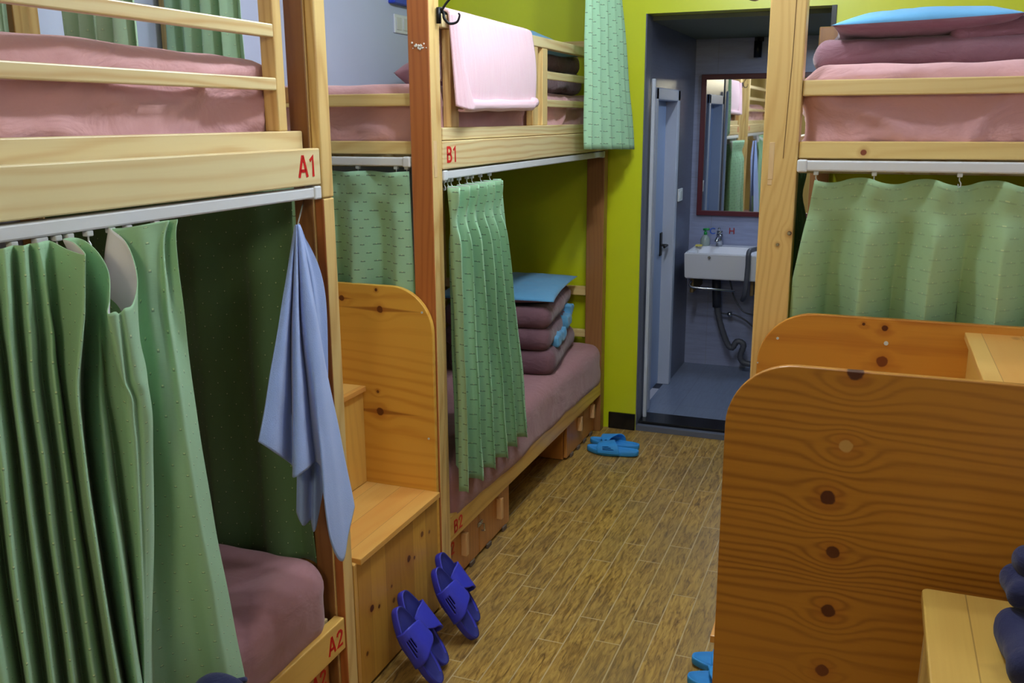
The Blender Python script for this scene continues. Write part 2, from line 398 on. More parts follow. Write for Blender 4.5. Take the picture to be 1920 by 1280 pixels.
def pink():
    g = G('pink_terry', 0.95); co = g.uv()
    n = g.noise(g.mapping(co, (40, 3, 1)), 3.0, 2, 0.5); s = g.math('SINE', g.math('MULTIPLY', g.sep(co)[0], 2*PI/0.012))
    g.base(g.mix(n, lin((246, 214, 224)), lin((238, 190, 208))))
    f = g.noise(g.obj(), 500, 2, 0.6)
    g.bump(g.math('ADD', g.math('MULTIPLY', s, 0.12), g.math('ADD', f, g.math('MULTIPLY', n, 0.6))), 0.6, 0.003); g.b.inputs['Sheen Weight'].default_value = 0.4
    return g.m
M_pinkt = pink()
def bluet():
    g = G('blue_towel_cloth', 0.92); co = g.obj()
    f = g.noise(co, 420, 2, 0.6); g.base(g.mix(f, lin((138, 166, 228)), lin((158, 182, 236))))
    g.bump(g.math('ADD', f, g.noise(co, 18, 3, 0.5)), 0.35, 0.003); g.b.inputs['Sheen Weight'].default_value = 0.3
    return g.m
M_bluet = bluet()
def wallmat(name, c, rough=0.6, amp=0.06):
    g = G(name, rough); co = g.obj(); n = g.noise(co, 2.2, 3, 0.5)
    g.base(g.mix(n, lin(c), lin([int(v*(1-amp)) for v in c]))); g.bump(g.noise(co, 120, 2, 0.5), 0.08, 0.001); return g.m
M_wall = wallmat('grey_white_paint', (196, 206, 232), 0.7)
M_lime = wallmat('lime_green_gloss_paint', (206, 216, 20), 0.32, 0.04)
M_lime.node_tree.nodes['Principled BSDF'].inputs['Coat Weight'].default_value = .5; M_lime.node_tree.nodes['Principled BSDF'].inputs['Coat Roughness'].default_value = .4
M_ceil = wallmat('ceiling_paint', (225, 225, 220), 0.8)
M_cream = wallmat('cream_wallpaper', (216, 190, 110), 0.6)
M_base = plain('black_skirting', (16, 16, 20), 0.25)
def tile(name, c, grout, sx, sz, hz=1, rough=0.3, vary=0.08):
    g = G(name, rough); o = g.sep(g.obj())
    cx = g.math('ADD', o[0], o[1]) if hz == 1 else o[0]; cy = o[2] if hz == 1 else o[1]
    n = g.noise(g.mapping(g.obj(), (6, 6, 60) if hz == 1 else (60, 6, 6)), 1.5, 3, 0.6)
    col = g.mix(n, lin(c), lin([int(v*0.78) for v in c]))
    fx = g.math('FRACT', g.math('MULTIPLY', cx, 1/sx)); fy = g.math('FRACT', g.math('MULTIPLY', cy, 1/sz))
    m = g.math('MAXIMUM', g.math('LESS_THAN', fx, 0.004/sx), g.math('LESS_THAN', fy, 0.004/sz))
    g.base(g.mix(g.math('MULTIPLY', m, 0.5), col, lin(grout))); return g.m
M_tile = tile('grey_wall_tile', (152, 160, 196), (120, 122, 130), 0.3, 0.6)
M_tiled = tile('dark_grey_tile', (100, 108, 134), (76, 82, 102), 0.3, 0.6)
M_tfloor = tile('bathroom_floor_tile', (126, 138, 166), (80, 86, 106), 0.3, 0.3, hz=0)
def floormat():
    g = G('wood_look_floor_tile', 0.38); co = g.obj(); o = g.sep(co)
    W, L = 0.0822, 0.566
    rx = g.math('MULTIPLY', g.math('ADD', o[0], 0.86), 1/W); ri = g.math('FLOOR', rx); rf = g.math('FRACT', rx)
    wn = g.node('ShaderNodeTexWhiteNoise', noise_dimensions='1D'); g.put(wn.inputs['W'], ri)
    ly = g.math('ADD', g.math('MULTIPLY', o[1], 1/L), g.math('MULTIPLY', wn.outputs[0], 3.0))
    lf = g.math('FRACT', ly); li = g.math('FLOOR', ly)
    wn2 = g.node('ShaderNodeTexWhiteNoise', noise_dimensions='2D')
    cmb = g.node('ShaderNodeCombineXYZ'); g.put(cmb.inputs[0], ri); g.put(cmb.inputs[1], li); g.l.new(cmb.outputs[0], wn2.inputs['Vector'])
    va = g.node('ShaderNodeVectorMath', operation='ADD'); g.l.new(co, va.inputs[0]); g.l.new(wn2.outputs['Color'], va.inputs[1])
    n = g.noise(g.mapping(va.outputs[0], (44, 7, 5)), 1.6, 4, 0.6, 1.0)
    n2 = g.noise(g.mapping(va.outputs[0], (110, 9, 5)), 1.5, 3, 0.6, 0.6)
    col = g.ramp(n, [(0.3, lin((104, 72, 28))), (0.47, lin((164, 126, 58))), (0.65, lin((192, 154, 76)))])
    col = g.mix(g.ramp(n2, [(0.32, (.8, .8, .8)), (0.44, (0, 0, 0))]), col, lin((112, 82, 40)))
    col = g.mix(g.math('MULTIPLY', wn2.outputs[0], 0.3), col, lin((124, 104, 68)))
    dirt = g.noise(co, 2.5, 4, 0.6); col = g.mix(g.ramp(dirt, [(0.45, (0, 0, 0)), (0.8, (0.5, 0.5, 0.5))]), col, lin((110, 96, 74)))
    m = g.math('MAXIMUM', g.math('LESS_THAN', rf, 0.045), g.math('LESS_THAN', lf, 0.0065))
    col = g.mix(g.math('MULTIPLY', m, g.math('MULTIPLY_ADD', dirt, 0.8, 0.35)), col, lin((196, 178, 140)))
    g.base(col); g.bump(g.math('SUBTRACT', g.math('MULTIPLY', n, 0.3), m), 0.25, 0.001)
    return g.m
M_floor = floormat()

# ------------------------------------------------------------------ the room
XW, XR, YF, YB, ZC = -2.16, 0.74, 4.43, -0.95, 2.66   # left wall, right wall, far wall, wall behind, ceiling
XL = -1.21                                            # aisle face of the left bunks
def sbox(name, mat, *a, bev=0.0): return struct(bx(name, mat, None, *a, bev=bev))
sbox('floor', M_floor, XW, XR, YB, YF+0.02, -0.06, 0)
sbox('ceiling', M_ceil, XW-.1, XR+.1, YB-.1, YF+.12, ZC, ZC+.08)
sbox('wall_left', M_wall, XW-.1, XW, YB-.1, YF+.12, -0.06, ZC)
sbox('wall_right', M_wall, XR, XR+.1, YB-.1, YF+.12, -0.06, ZC)
sbox('wall_near', M_cream, XW, XR, YB-.1, YB, -0.06, ZC)
DX0, DX1, DZ = -1.05, -0.215, 2.02
bm = NB()
box(bm, XW, DX0, YF, YF+.12, -0.06, ZC, 0); box(bm, DX1, XR, YF, YF+.12, -0.06, ZC, 0); box(bm, DX0, DX1, YF, YF+.12, DZ, ZC, 0)
struct(link('wall_far', bm, M_lime))
bm = NB(); box(bm, XL+0.02, DX0-.002, YF-.012, YF, 0, .086, .002)
struct(link('baseboard_far', bm, M_base))
# doorway trim: grey reveal with a white bead at the left, black frame at the right
M_reveal = plain('grey_reveal', (92, 98, 116), 0.4)
M_bead = plain('white_bead', (190, 198, 214), 0.4)
M_dkframe = plain('dark_door_frame', (26, 28, 34), 0.4)
sbox('trim_1', M_reveal, DX0, DX0+.006, YF-.004, YF+.12, 0.03, DZ, bev=.001)
sbox('trim_2', M_bead, DX0+.012, DX0+.030, YF+.10, YF+.118, 0.04, 1.735, bev=.004)
sbox('trim_3', M_dkframe, DX1-.022, DX1, YF-.006, YF+.12, 0.03, DZ, bev=.001)
sbox('trim_4', M_base, DX0, DX1, YF+.03, YF+.19, -0.01, .042, bev=.003)   # black stone threshold
sbox('trim_5', M_reveal, DX0, DX1, YF-.002, YF+.03, -0.01, .028, bev=.002)
# bathroom shell
BY, BX1, BZ = 5.72, 0.3, 2.0
sbox('floor_bathroom', M_tfloor, DX0-.02, BX1, YF+.12, BY, -0.03, .04)
sbox('wall_bathroom_back', M_tile, DX0-.12, BX1+.1, BY, BY+.08, -0.03, BZ+.1)
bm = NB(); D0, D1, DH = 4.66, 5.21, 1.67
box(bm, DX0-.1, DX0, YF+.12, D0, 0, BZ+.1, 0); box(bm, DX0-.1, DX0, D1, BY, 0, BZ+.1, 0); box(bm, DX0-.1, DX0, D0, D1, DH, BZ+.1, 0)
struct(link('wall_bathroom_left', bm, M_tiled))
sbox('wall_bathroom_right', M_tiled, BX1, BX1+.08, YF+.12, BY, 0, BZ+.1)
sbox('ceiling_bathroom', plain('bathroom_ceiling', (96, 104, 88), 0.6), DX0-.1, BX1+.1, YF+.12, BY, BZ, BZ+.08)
M_dblue = plain('pale_blue_door', (150, 170, 208), 0.4); M_dfr = plain('pale_door_frame', (176, 184, 204), 0.4)
dr = bpy.data.objects.new('door_1', None); C.objects.link(dr); dr.location = (DX0-.06, (D0+D1)/2, .04); dr['kind'] = 'structure'
bm = NB()
box(bm, DX0-.08, DX0-.052, D0+.03, D1-.03, .05, DH-.03, .003)
link('door_leaf', bm, M_dblue, dr)
bm = NB()
box(bm, DX0-.095, DX0+.014, D1-.035, D1+.02, .04, DH+.03, .005); box(bm, DX0-.095, DX0+.014, D0-.02, D0+.03, .04, DH+.03, .005)
box(bm, DX0-.095, DX0+.014, D0-.02, D1+.02, DH-.03, DH+.03, .005)
link('door_frame', bm, M_dfr, dr)
bm = NB(); box(bm, DX0-.053, DX0-.045, D1-.10, D1-.055, .80, .93, .003); tube(bm, [(DX0-.05, D1-.08, .86), (DX0-.012, D1-.08, .86), (DX0-.012, D1-.16, .86)], .007)
link('door_handle', bm, M_black, dr)

# ------------------------------------------------------------------ ceiling lamp (just out of the frame)
cl = thing('ceiling_lamp', 'white tube lamp fixed to the ceiling above the aisle', 'lamp', (-0.6, 2.5, ZC))
bx('lamp_housing', M_track, cl, -0.66, -0.54, 1.85, 3.15, ZC-.03, ZC, bev=.006)

# ------------------------------------------------------------------ bunk beds
Z_B0, Z_B1 = 1.405, 1.488     # lettered side board of the upper bed
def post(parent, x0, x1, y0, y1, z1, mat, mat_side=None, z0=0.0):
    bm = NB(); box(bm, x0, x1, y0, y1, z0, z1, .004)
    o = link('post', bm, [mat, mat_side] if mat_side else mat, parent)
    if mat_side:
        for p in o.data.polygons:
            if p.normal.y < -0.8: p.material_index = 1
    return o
def track(parent, x0, x1, y0, y1, z):
    bm = NB(); box(bm, x0, x1, y0, y1, z, z+.026, .004)
    o = link('curtain_track', bm, M_track, parent)
    bm = NB()
    if abs(x1-x0) < abs(y1-y0):
        for e in (y0, y1): bx('end_cap', M_track, o, x0-.002, x1+.004, e-.014, e+.014, z-.003, z+.028, bev=.004)
    else:
        for e in (x0, x1): bx('end_cap', M_track, o, e-.012, e+.012, y0-.004, y1+.002, z-.003, z+.028, bev=.004)
    bm.free(); return o
R90 = Matrix(((0, 0, 1, 0), (1, 0, 0, 0), (0, 1, 0, 0), (0, 0, 0, 1)))   # text on an aisle face (+x): runs along +y, up +z
def label_on(parent, s, x, y, z, size, sx=1.0, name='lettering'):
    return strokes(name, s, M_red, parent, Matrix.Translation((x+.0002, y, z)) @ R90, size, sx)

def left_bunk(y0, y1, tagA, label, near_cut=False):
    t = thing('bunk_bed', label, 'bunk bed', (-1.7, (y0+y1)/2, 0))
    xb = XL-.026
    return t, xb
# --- bunk A (nearest, left)
A = thing('bunk_bed', 'pale pine bunk bed nearest on the left, red letters A1 on its side board', 'bunk bed', (-1.7, 0.9, 0))
AY0, AY1 = -0.10, 1.885
bx('side_board', wood('a_board_pine', (234, 218, 168), (214, 176, 112), 1, 9, 0.85, rnd=False, org=(-1.7, .9, 0), kn_amp=0.02, knots=[(0.93, 1.452, 0.012, (200, 150, 90)), (0.6, 1.43, 0.01, (214, 180, 120))]), A, XL-.026, XL, AY0, AY1, Z_B0, Z_B1)
bx('ledge_rail', W_pale_y, A, XL-.062, XL-.036, AY0, AY1-.012, 1.455, 1.527)
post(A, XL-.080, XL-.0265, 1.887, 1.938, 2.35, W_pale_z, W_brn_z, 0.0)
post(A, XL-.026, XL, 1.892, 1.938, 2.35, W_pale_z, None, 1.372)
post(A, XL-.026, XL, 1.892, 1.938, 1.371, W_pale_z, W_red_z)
post(A, XW+.005, XW+.075, 1.865, 1.945, 2.35, W_pale_z, W_hon_z)
post(A, XW+.005, XW+.075, AY0-.08, AY0, 2.35, W_pale_z); post(A, XL-.08, XL, AY0-.08, AY0, 2.35, W_pale_z)
bx('guard_post', W_pale_z, A, XL-.078, XL-.040, 1.79, 1.822, 1.527, 2.0)
bx('guard_post', W_pale_z, A, XL-.078, XL-.040, -0.05, -0.01, 1.527, 2.0)
for z0, z1 in ((1.615, 1.642), (1.727, 1.755), (1.84, 1.87)):
    bx('guard_rail', W_pale_y, A, XL-.062, XL-.040, -0.01, 1.79, z0, z1)
bx('end_rail', W_pale_x, A, XW+.075, XL-.106, 1.895, 1.925, 1.45, 1.49); bx('end_rail', W_pale_x, A, XW+.075, XL-.082, 1.895, 1.925, 1.59, 1.626)
bx('bed_base', W_pale_y, A, XW+.01, XL-.064, AY0, 1.80, 1.41, 1.452)
bx('lower_rail', W_hon_y, A, XL-.03, XL, AY0, 1.885, .195, .284)
bx('ledge_strip', W_pale_y, A, XL-.075, XL-.034, 1.3, 1.86, .255, .288)
bx('bed_base', W_pale_y, A, XW+.01, XL-.078, AY0, 1.80, .17, .235)
bx('wall_rail', W_pale_y, A, XW+.002, XW+.025, AY0, 1.86, 1.45, 1.49)
track(A, XL-.030, XL-.004, AY0, 1.872, 1.374)
label_on(A, 'A1', XL, 1.797, 1.425, .048, 1.12)
label_on(A, 'A2', XL, 1.806, .214, .048, 1.0)
# --- bunk B (far, left)
B = thing('bunk_bed', 'pine bunk bed at the far left by the lime wall, red letters B1 on it', 'bunk bed', (-1.7, 3.5, 0))
BY0, BY1 = 2.478, 4.40
bx('side_board', W_pale_y, B, XL-.026, XL, 2.552, BY1, Z_B0, Z_B1)
bx('ledge_rail', W_pale_y, B, XL-.056, XL-.010, 2.575, BY1, 1.49, 1.527)
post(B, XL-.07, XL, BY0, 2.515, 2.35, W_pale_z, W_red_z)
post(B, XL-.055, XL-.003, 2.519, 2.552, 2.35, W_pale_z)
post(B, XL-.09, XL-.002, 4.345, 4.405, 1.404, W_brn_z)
post(B, XL-.07, XL-.027, 4.355, 4.405, 1.9, W_pale_z, None, 1.404)
post(B, XW+.005, XW+.075, BY0, 2.55, 2.35, W_pale_z); post(B, XW+.005, XW+.075, 4.34, 4.41, 2.0, W_pale_z)
for a, b, xx in ((2.652, 2.712, 0), (3.385, 3.445, 0), (3.495, 3.555, 0), (4.28, 4.34, 0)):
    bx('guard_post', W_pale_z, B, XL-.045, XL-.018, a, b, 1.527, 1.815)
for z0, z1 in ((1.597, 1.625), (1.702, 1.732)):
    bx('guard_rail', W_pale_y, B, XL-.042, XL-.022, 2.712, 3.385, z0, z1)
    bx('guard_rail', W_pale_y, B, XL-.042, XL-.022, 3.555, 4.28, z0, z1)
bx('top_rail', W_pale_y, B, XL-.048, XL-.016, 2.60, 4.345, 1.815, 1.853)
bx('end_rail', W_pale_x, B, XW+.08, XL-.072, 2.50, 2.53, 1.451, 1.489)
bx('end_rail', W_pale_x, B, XW+.08, XL-.072, 2.50, 2.53, 1.590, 1.626)
for z0, z1 in ((1.85, 1.905), (.695, .740), (.482, .520), (1.62, 1.66)):
    bx('headboard_slat', W_pale_x, B, XW+.08, XL-.092, 4.365, 4.39, z0, z1)
bx('bed_base', W_pale_y, B, XW+.01, XL-.064, 2.56, 4.34, 1.41, 1.455)
bx('bed_base', W_pale_y, B, XW+.01, XL-.09, 2.56, 4.34, .17, .235)
bx('lower_rail', W_hon_y, B, XL-.03, XL-.004, 2.552, 4.345, .195, .284)
track(B, XL-.030, XL-.004, 2.57, 4.33, 1.374)
track(B, XW+.1, XL-.085, 2.478, 2.500, 1.417)
label_on(B, 'B1', XL, 2.578, 1.424, .048, 1.2)
label_on(B, 'B2', XL-.004, 2.58, .214, .046, 1.05)
# chipped filler and a glued patch on the post
bm = NB()
for k in range(26):
    c = PY(786+random.gauss(0, 7), 88+random.gauss(0, 3.0), BY0); s = random.uniform(.0015, .004)
    if not XL-.068 < c.x < XL-.003: continue
    bmesh.ops.create_icosphere(bm, subdivisions=1, radius=s, matrix=Matrix.Translation((c.x, BY0-.0005, c.z)))
link('wood_filler', bm, M_filler, B)
bx('wood_patch', M_patch, B, XL-.001, XL+.0012, 2.487, 2.508, 1.385, 1.49, bev=.001)
# --- bunk C (right)
Cb = thing('bunk_bed', 'pine bunk bed on the right with a light scarred corner post and white curtain track', 'bunk bed', (0.25, 3.4, 0))
CX = -0.276; CY = 2.47; CX1 = XR-.02
W_cpost = wood('scarred_post_pine', (230, 194, 122), (196, 140, 64), 2, 26, 0.6, rnd=False, pdir=0, kn_amp=0.012, knots=[
    (1.262-0, CX+.079-.25, 0.006, (92, 56, 36)), (1.232, CX+.052-.25, 0.004, (92, 50, 30))])
p = post(Cb, CX, CX+.087, CY, CY+.07, 2.35, W_cpost)
bm = NB(); tube(bm, [(CX+.064, CY-.0008, 2.3), (CX+.063, CY-.0008, 2.0), (CX+.060, CY-.0008, 1.7), (CX+.052, CY-.0008, 1.45)], .0008, 6); link('crack', bm, plain('crack_line', (104, 66, 34), .9), Cb)
bx('wood_patch', M_patch, Cb, CX+.017, CX+.030, CY-.0012, CY+.001, 1.397, 1.49, bev=.001)
bx('wood_patch', M_patch, Cb, CX+.017, CX+.028, CY-.0012, CY+.001, 1.383, 1.396, bev=.001)
bx('end_rail', wood('c_end_rail_pine', (232, 202, 130), (204, 156, 82), 0, 12, 0.4, rnd=False, kn_amp=0.01, knots=[(-0.035-.25, 1.466, 0.0075, (120, 44, 20))]), Cb, CX+.088, CX1, CY+.01, CY+.04, 1.450, 1.492)
bx('end_rail', W_pale_x, Cb, CX+.088, CX1, CY+.01, CY+.04, 1.602, 1.640)
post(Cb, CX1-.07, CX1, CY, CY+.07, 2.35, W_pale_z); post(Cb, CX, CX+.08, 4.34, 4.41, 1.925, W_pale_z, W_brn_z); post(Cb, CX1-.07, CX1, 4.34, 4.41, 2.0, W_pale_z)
bx('side_board', W_pale_y, Cb, CX, CX+.026, CY+.072, 4.34, Z_B0, Z_B1)
bx('lower_rail', W_hon_y, Cb, CX, CX+.03, CY+.072, 4.34, .195, .284)
bx('bed_base', W_pale_y, Cb, CX+.06, CX1-.01, CY+.075, 4.34, 1.41, 1.455)
track(Cb, CX+.10, CX1-.02, CY-.014, CY+.008, 1.420)
for sx_, sz_, l_ in ((.078, 1.262, .006), (.051, 1.232, .003)):
    bm = NB(); tube(bm, [(CX+sx_, CY+.002, sz_), (CX+sx_, CY-l_, sz_)], .004, 8); link('screw', bm, M_steel, Cb)

# ------------------------------------------------------------------ under-bed lockers
M_glue = plain('grey_glue', (104, 88, 76), .8)
def locker(y0, y1, label, doors, handles, hasp=None, letters=None, xf=XL-.034):
    t = thing('under_bed_locker', label, 'locker', ((xf-.2), (y0+y1)/2, 0))
    bm = NB(); box(bm, xf-.42, xf-.018, y0, y1, 0.004, .165, .002); link('carcass', bm, W_lock, t)
    for a, b in doors:
        d = bx('locker_door', W_lock, t, xf-.016, xf, a, b, .012, .188)
        for hy in handles:
            if a < hy < b: bx('handle', W_handle, d, xf, xf+.022, hy-.011, hy+.011, .095 if hy > 3.5 or hy < 2 else .075, .165 if hy > 3.5 else .16)
        if letters and a < letters[1] < b: label_on(d, letters[0], xf, letters[1], .112, .046, letters[2])
    if hasp:
        bm = NB(); box(bm, xf, xf+.004, hasp-.022, hasp+.022, .118, .134, .001); tube(bm, [(xf+.004, hasp+.004, .126), (xf+.016, hasp+.004, .126), (xf+.018, hasp+.004, .10), (xf+.006, hasp+.004, .098)], .003, 8)
        link('hasp', bm, M_steel, t)
    for k in range(4):
        yy = y0+.07+(y1-y0-.14)*k/3; bx('foot_block', M_glue, t, xf+.0, xf+.008, yy-.02, yy+.02, 0.0, .018, bev=.003)
    return t
locker(2.556, 3.16, 'reddish pine locker under the far left bed lettered B2, with a steel hasp', [(2.56, 2.853), (2.857, 3.155)], [2.705, 3.03], 2.86, ('B2', 2.578, 1.0))
locker(3.885, 4.342, 'small pine locker under the far left bed, nearest the lime wall', [(3.889, 4.15), (4.154, 4.338)], [4.06, 4.27])
locker(1.05, 1.878, 'pine locker under the nearest left bed lettered A2', [(1.054, 1.45), (1.454, 1.845)], [1.72], None, ('A2', 1.772, 1.0))

# ------------------------------------------------------------------ stairs between the bunks
def panel_outline(xf, xe, z0, z1, r):
    """side panel: rounded upper corner at xf (aisle side), running to xe"""
    s = 1 if xe < xf else -1
    pts = [(xe, z0), (xf, z0)]
    for k in range(13):
        a = PI/2*k/12; pts.append((xf - s*r*(1-math.cos(a)), z1 - r + r*math.sin(a)))
    pts.append((xe, z1)); return pts
def stairs(xf, sgn, label, pmats, y0, y1):
    """three treads climbing away from the aisle; sgn -1 climbs to the left wall, +1 to the right"""
    t = thing('stair_unit', label, 'stairs', (xf, y0, 0))
    for (ya, yb), m, r in zip(((y0, y0+.018), (y1-.018, y1)), pmats, (.15, .15)):
        ol = panel_outline(xf, xf+sgn*.92, 0.0, 1.06, .14)
        if sgn < 0 and ya == y0: ol = [(xf-.92, 0), (xf, 0), (xf, .40)] + panel_outline(xf-.07, xf-.92, .40, 1.06, .12)[1:]
        bm = NB(); prism(bm, ol, lambda p, a: Vector((p[0], a, p[1])), ya, yb, .0025)
        link('side_panel', bm, m, t)
    ya, yb = y0+.018, y1-.018
    S = .25
    for k, z in enumerate((.412, .735, 1.04)):
        xa = xf + sgn*S*k; xb = xf + sgn*(S*(k+1) + (0 if k < 2 else .17))
        bx('tread', W_step, t, xa-sgn*.012, xb, ya, yb, z-.018, z, bev=.002)
    for k, (z0, z1) in enumerate(((.012, .394), (.412, .717), (.735, 1.022))):
        xa = xf + sgn*S*k
        bx('riser', W_front if (k == 0 and sgn < 0) else W_riser, t, xa, xa+sgn*.018, ya, yb, z0, z1, bev=.001)
    return t
stL = stairs(XL-.004, -1, 'honey pine stair unit between the two left bunks, blue sandals leaning on its front', (W_hon_z, W_lp), 1.948, 2.474)
stR = stairs(-0.258, 1, 'orange pine stair unit with rounded side panels in front of the right bunk', (W_near, W_far), 1.90, 2.466)
# screws and a plug in the panels
def dots(parent, lst, mat, name='screw'):
    for c, n, r in lst: bm = NB(); tube(bm, [Vector(c), Vector(c)+Vector(n)*.0016], r, 10); link(name, bm, mat, parent)
dots(stR, [((-.208, 2.448, .99), (0, -1, 0), .0035), ((.055, 2.448, .998), (0, -1, 0), .0055), ((-.255, 2.448, .92), (0, -1, 0), .002)], M_clear)
dots(stL, [((-1.247, 2.456, 1.005-.02), (0, -1, 0), .0035), ((-1.236, 2.456, .585), (0, -1, 0), .0035)], M_clear)
for o in list(bpy.data.objects):
    pass

# ------------------------------------------------------------------ mattresses
def wr(p, n, a=.006, s=5.0, seed=0.0, bot=None):
    q = Vector((p.x*s, p.y*s*.6, p.z*s*1.4))
    d = nz(q, 1, seed)*a + nz(q, 2.7, seed+3)*a*.4
    return n*d
def mattress(label, x0, x1, y0, y1, z0, z1, mat, r=.045, seed=0.0, wa=.006, gather=0.0, res=.02, group=None):
    def f(p, n):
        v = wr(p, n, wa, 5, seed)
        if gather:
            k = max(0, 1-(p.z-z0)/.09)
            hor = Vector((n.x, n.y, 0))
            v += hor*gather*k*(2.2*nz((p.x*26, p.y*26, p.z*8), 1, seed) + .2)
            # soft diagonal pulls
            rg = 1-abs(nz(((p.y+p.x)*3.2+p.z*5.5, p.z*7-(p.y+p.x)*1.6, seed), 1, seed+9))*2.2
            v += hor*.016*max(0, rg)**3
            rg2 = 1-abs(nz(((p.y+p.x)*9+p.z*5, p.z*9, seed), 1, seed+2))*2.4
            v += hor*.007*max(0, rg2)**3
        return v
    bm = softbox(x0, x1, y0, y1, z0, z1, r, res, f)
    return tag(link('mattress', bm, mat, None, smooth=True, origin=((x0+x1)/2, (y0+y1)/2, z0)), label, 'mattress')
mattress('rose sheeted mattress behind the guard rails of the upper bunk lettered A1', XW+.03, XL-.088, AY0+.02, 1.845, 1.453, 1.692, M_sheet, seed=1, gather=.006, wa=.012, res=.016)
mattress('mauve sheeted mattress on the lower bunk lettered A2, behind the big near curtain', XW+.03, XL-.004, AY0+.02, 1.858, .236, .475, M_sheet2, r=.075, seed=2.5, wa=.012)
mattress('rose sheeted mattress on the upper bunk lettered B1 behind the pink towel', XW+.03, XL-.06, 2.545, 4.335, 1.456, 1.655, M_sheet, seed=4, gather=.004)
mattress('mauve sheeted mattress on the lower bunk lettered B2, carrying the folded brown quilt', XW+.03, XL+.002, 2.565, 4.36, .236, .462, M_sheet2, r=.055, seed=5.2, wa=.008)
mattress('wrinkled rose mattress on the upper right bunk under a blue pillow', CX+.098, CX1-.01, CY+.05, 4.33, 1.456, 1.68, M_sheet, seed=6.6, gather=.012, wa=.008, res=.015)

# ------------------------------------------------------------------ pillows and quilts
def pillow(label, c, sx, sy, sz, mat, rotz=0, tilt=0, seed=0, mat2=None, name='pillow', cat='pillow', sag=0.0):
    R = Matrix.Rotation(rotz, 4, 'Z') @ Matrix.Rotation(tilt, 4, 'Y')
    bm = bmesh.new(); N = 40; V = {}
    uvs = []
    for side in (1, -1):
        for i in range(N+1):
            for j in range(N+1):
                u, v = -1+2*i/N, -1+2*j/N
                if side < 0 and (i in (0, N) or j in (0, N)): V[(side, i, j)] = V[(1, i, j)]; continue
                e = (max(0, (1-abs(u)**2.6))*max(0, (1-abs(v)**2.6)))**.55
                sq = 1-.06*(1-abs(u)**2)*(abs(v)**4) ; sq2 = 1-.06*(1-abs(v)**2)*(abs(u)**4)
                x = u*sx*sq2; y = v*sy*sq
                z = side*sz*e*(1+.12*nz((u*1.5, v*1.5, side), 1, seed)) - sag*(u*u)*.5
                z += .006*e*nz((u*5, v*5, side*3), 1, seed+4)
                V[(side, i, j)] = bm.verts.new(R @ Vector((x, y, z)) + Vector(c))
        for i in range(N):
            for j in range(N):
                q = [V[(side, i, j)], V[(side, i+1, j)], V[(side, i+1, j+1)], V[(side, i, j+1)]]
                f = bm.faces.new(q if side > 0 else q[::-1])
                if mat2 and side < 0: f.material_index = 1
    return tag(link(name, bm, [mat, mat2] if mat2 else mat, None, smooth=True, origin=c), label, cat)
def foldstack(bm, x0, x1, y0, y1, zs, seed, res=.016, amp=.008, r=None):
    for k in range(len(zs)-1):
        z0, z1 = zs[k], zs[k+1]; j = .012*math.sin(k*2.3+seed)
        def f(p, n, k=k): return n*(amp*nz((p.x*6, p.y*6, p.z*9), 1, seed+k) + .35*amp*nz((p.x*20, p.y*20, p.z*28), 1, seed+k*2))
        t = softbox(x0+j, x1+j*1.3, y0, y1, z0-.004, z1+.004, r or (z1-z0)*.5, res, f)
        merge(bm, t)
# quilt on the lower far-left bed
qt = thing('folded_quilt', 'folded brown quilt with sky blue lining showing, on the lower bunk B2', 'quilt', (-1.505, 3.95, .46))
qt.rotation_euler.z = .15
bm = NB(); foldstack(bm, -1.775, -1.29, 3.62, 4.24, [.462, .575, .675, .762], 1.2); link('quilt', bm, M_brown, qt, smooth=True)
bm = NB()
for (a, b, c_, d) in ((3.75, 3.95, .57, .62), (3.97, 4.10, .60, .66), (4.08, 4.16, .64, .69)):
    t = softbox(-1.325, -1.277, a, b, c_, d, .010, .006, lambda p, n: n*.010*nz(p*26)+Vector((0, 0, .012*nz((p.y*14, 1, 0))))); merge(bm, t)
link('lining', bm, M_blue, qt, smooth=True)['label'] = 'sky blue lining peeking out of the folds'
pillow('flat sky blue pillow on top of the folded brown quilt, lower bunk B2', (-1.55, 3.95, .797), .27, .34, .034, M_blue, rotz=.15, seed=2, mat2=M_brown)
# upper far-left bed: rolled brown quilt with a blue pillow on top, and a rose pillow by the wall
q2 = NB(); foldstack(q2, -1.68, -1.292, 3.55, 4.25, [1.66, 1.745, 1.83], 3.1, amp=.012)
tag(link('folded_quilt', q2, M_brown, None, smooth=True, origin=(-1.5, 3.9, 1.66)), 'dark mauve quilt rolled up on the upper bunk B1 behind the guard rail', 'quilt')
pillow('pale blue pillow drooping over the rolled quilt on the upper bunk B1', (-1.50, 3.80, 1.885), .25, .36, .045, M_blue, rotz=.05, tilt=.16, seed=5, sag=.05)
pillow('dark rose pillow against the grey wall on the upper bunk B1', (-1.90, 4.02, 1.75), .14, .25, .09, M_sheet2, rotz=.1, seed=8)
# right upper bed
q3 = NB(); foldstack(q3, -.19, .66, 2.92, 3.5, [1.682, 1.768], 5.1, amp=.010, res=.014)
def qf(p, n): return n*(.010*nz((p.x*5, p.y*5, p.z*9), 1, 9) + .004*nz((p.x*18, p.y*18, p.z*26), 1, 3)) + Vector((0, 0, .06*max(0, (p.x-.05))))
t = softbox(.16, .68, 2.93, 3.5, 1.735, 1.80, .03, .014, qf); merge(q3, t)
tag(link('folded_quilt', q3, M_brown, None, smooth=True, origin=(.2, 3.2, 1.68)), 'mauve brown quilt folded on the upper right bunk', 'quilt')
pillow('sky blue pillow with a brown underside on the quilt, upper right bunk', (.085, 3.14, 1.808), .245, .26, .048, M_blue, rotz=.03, tilt=-.03, seed=11, mat2=M_brown)

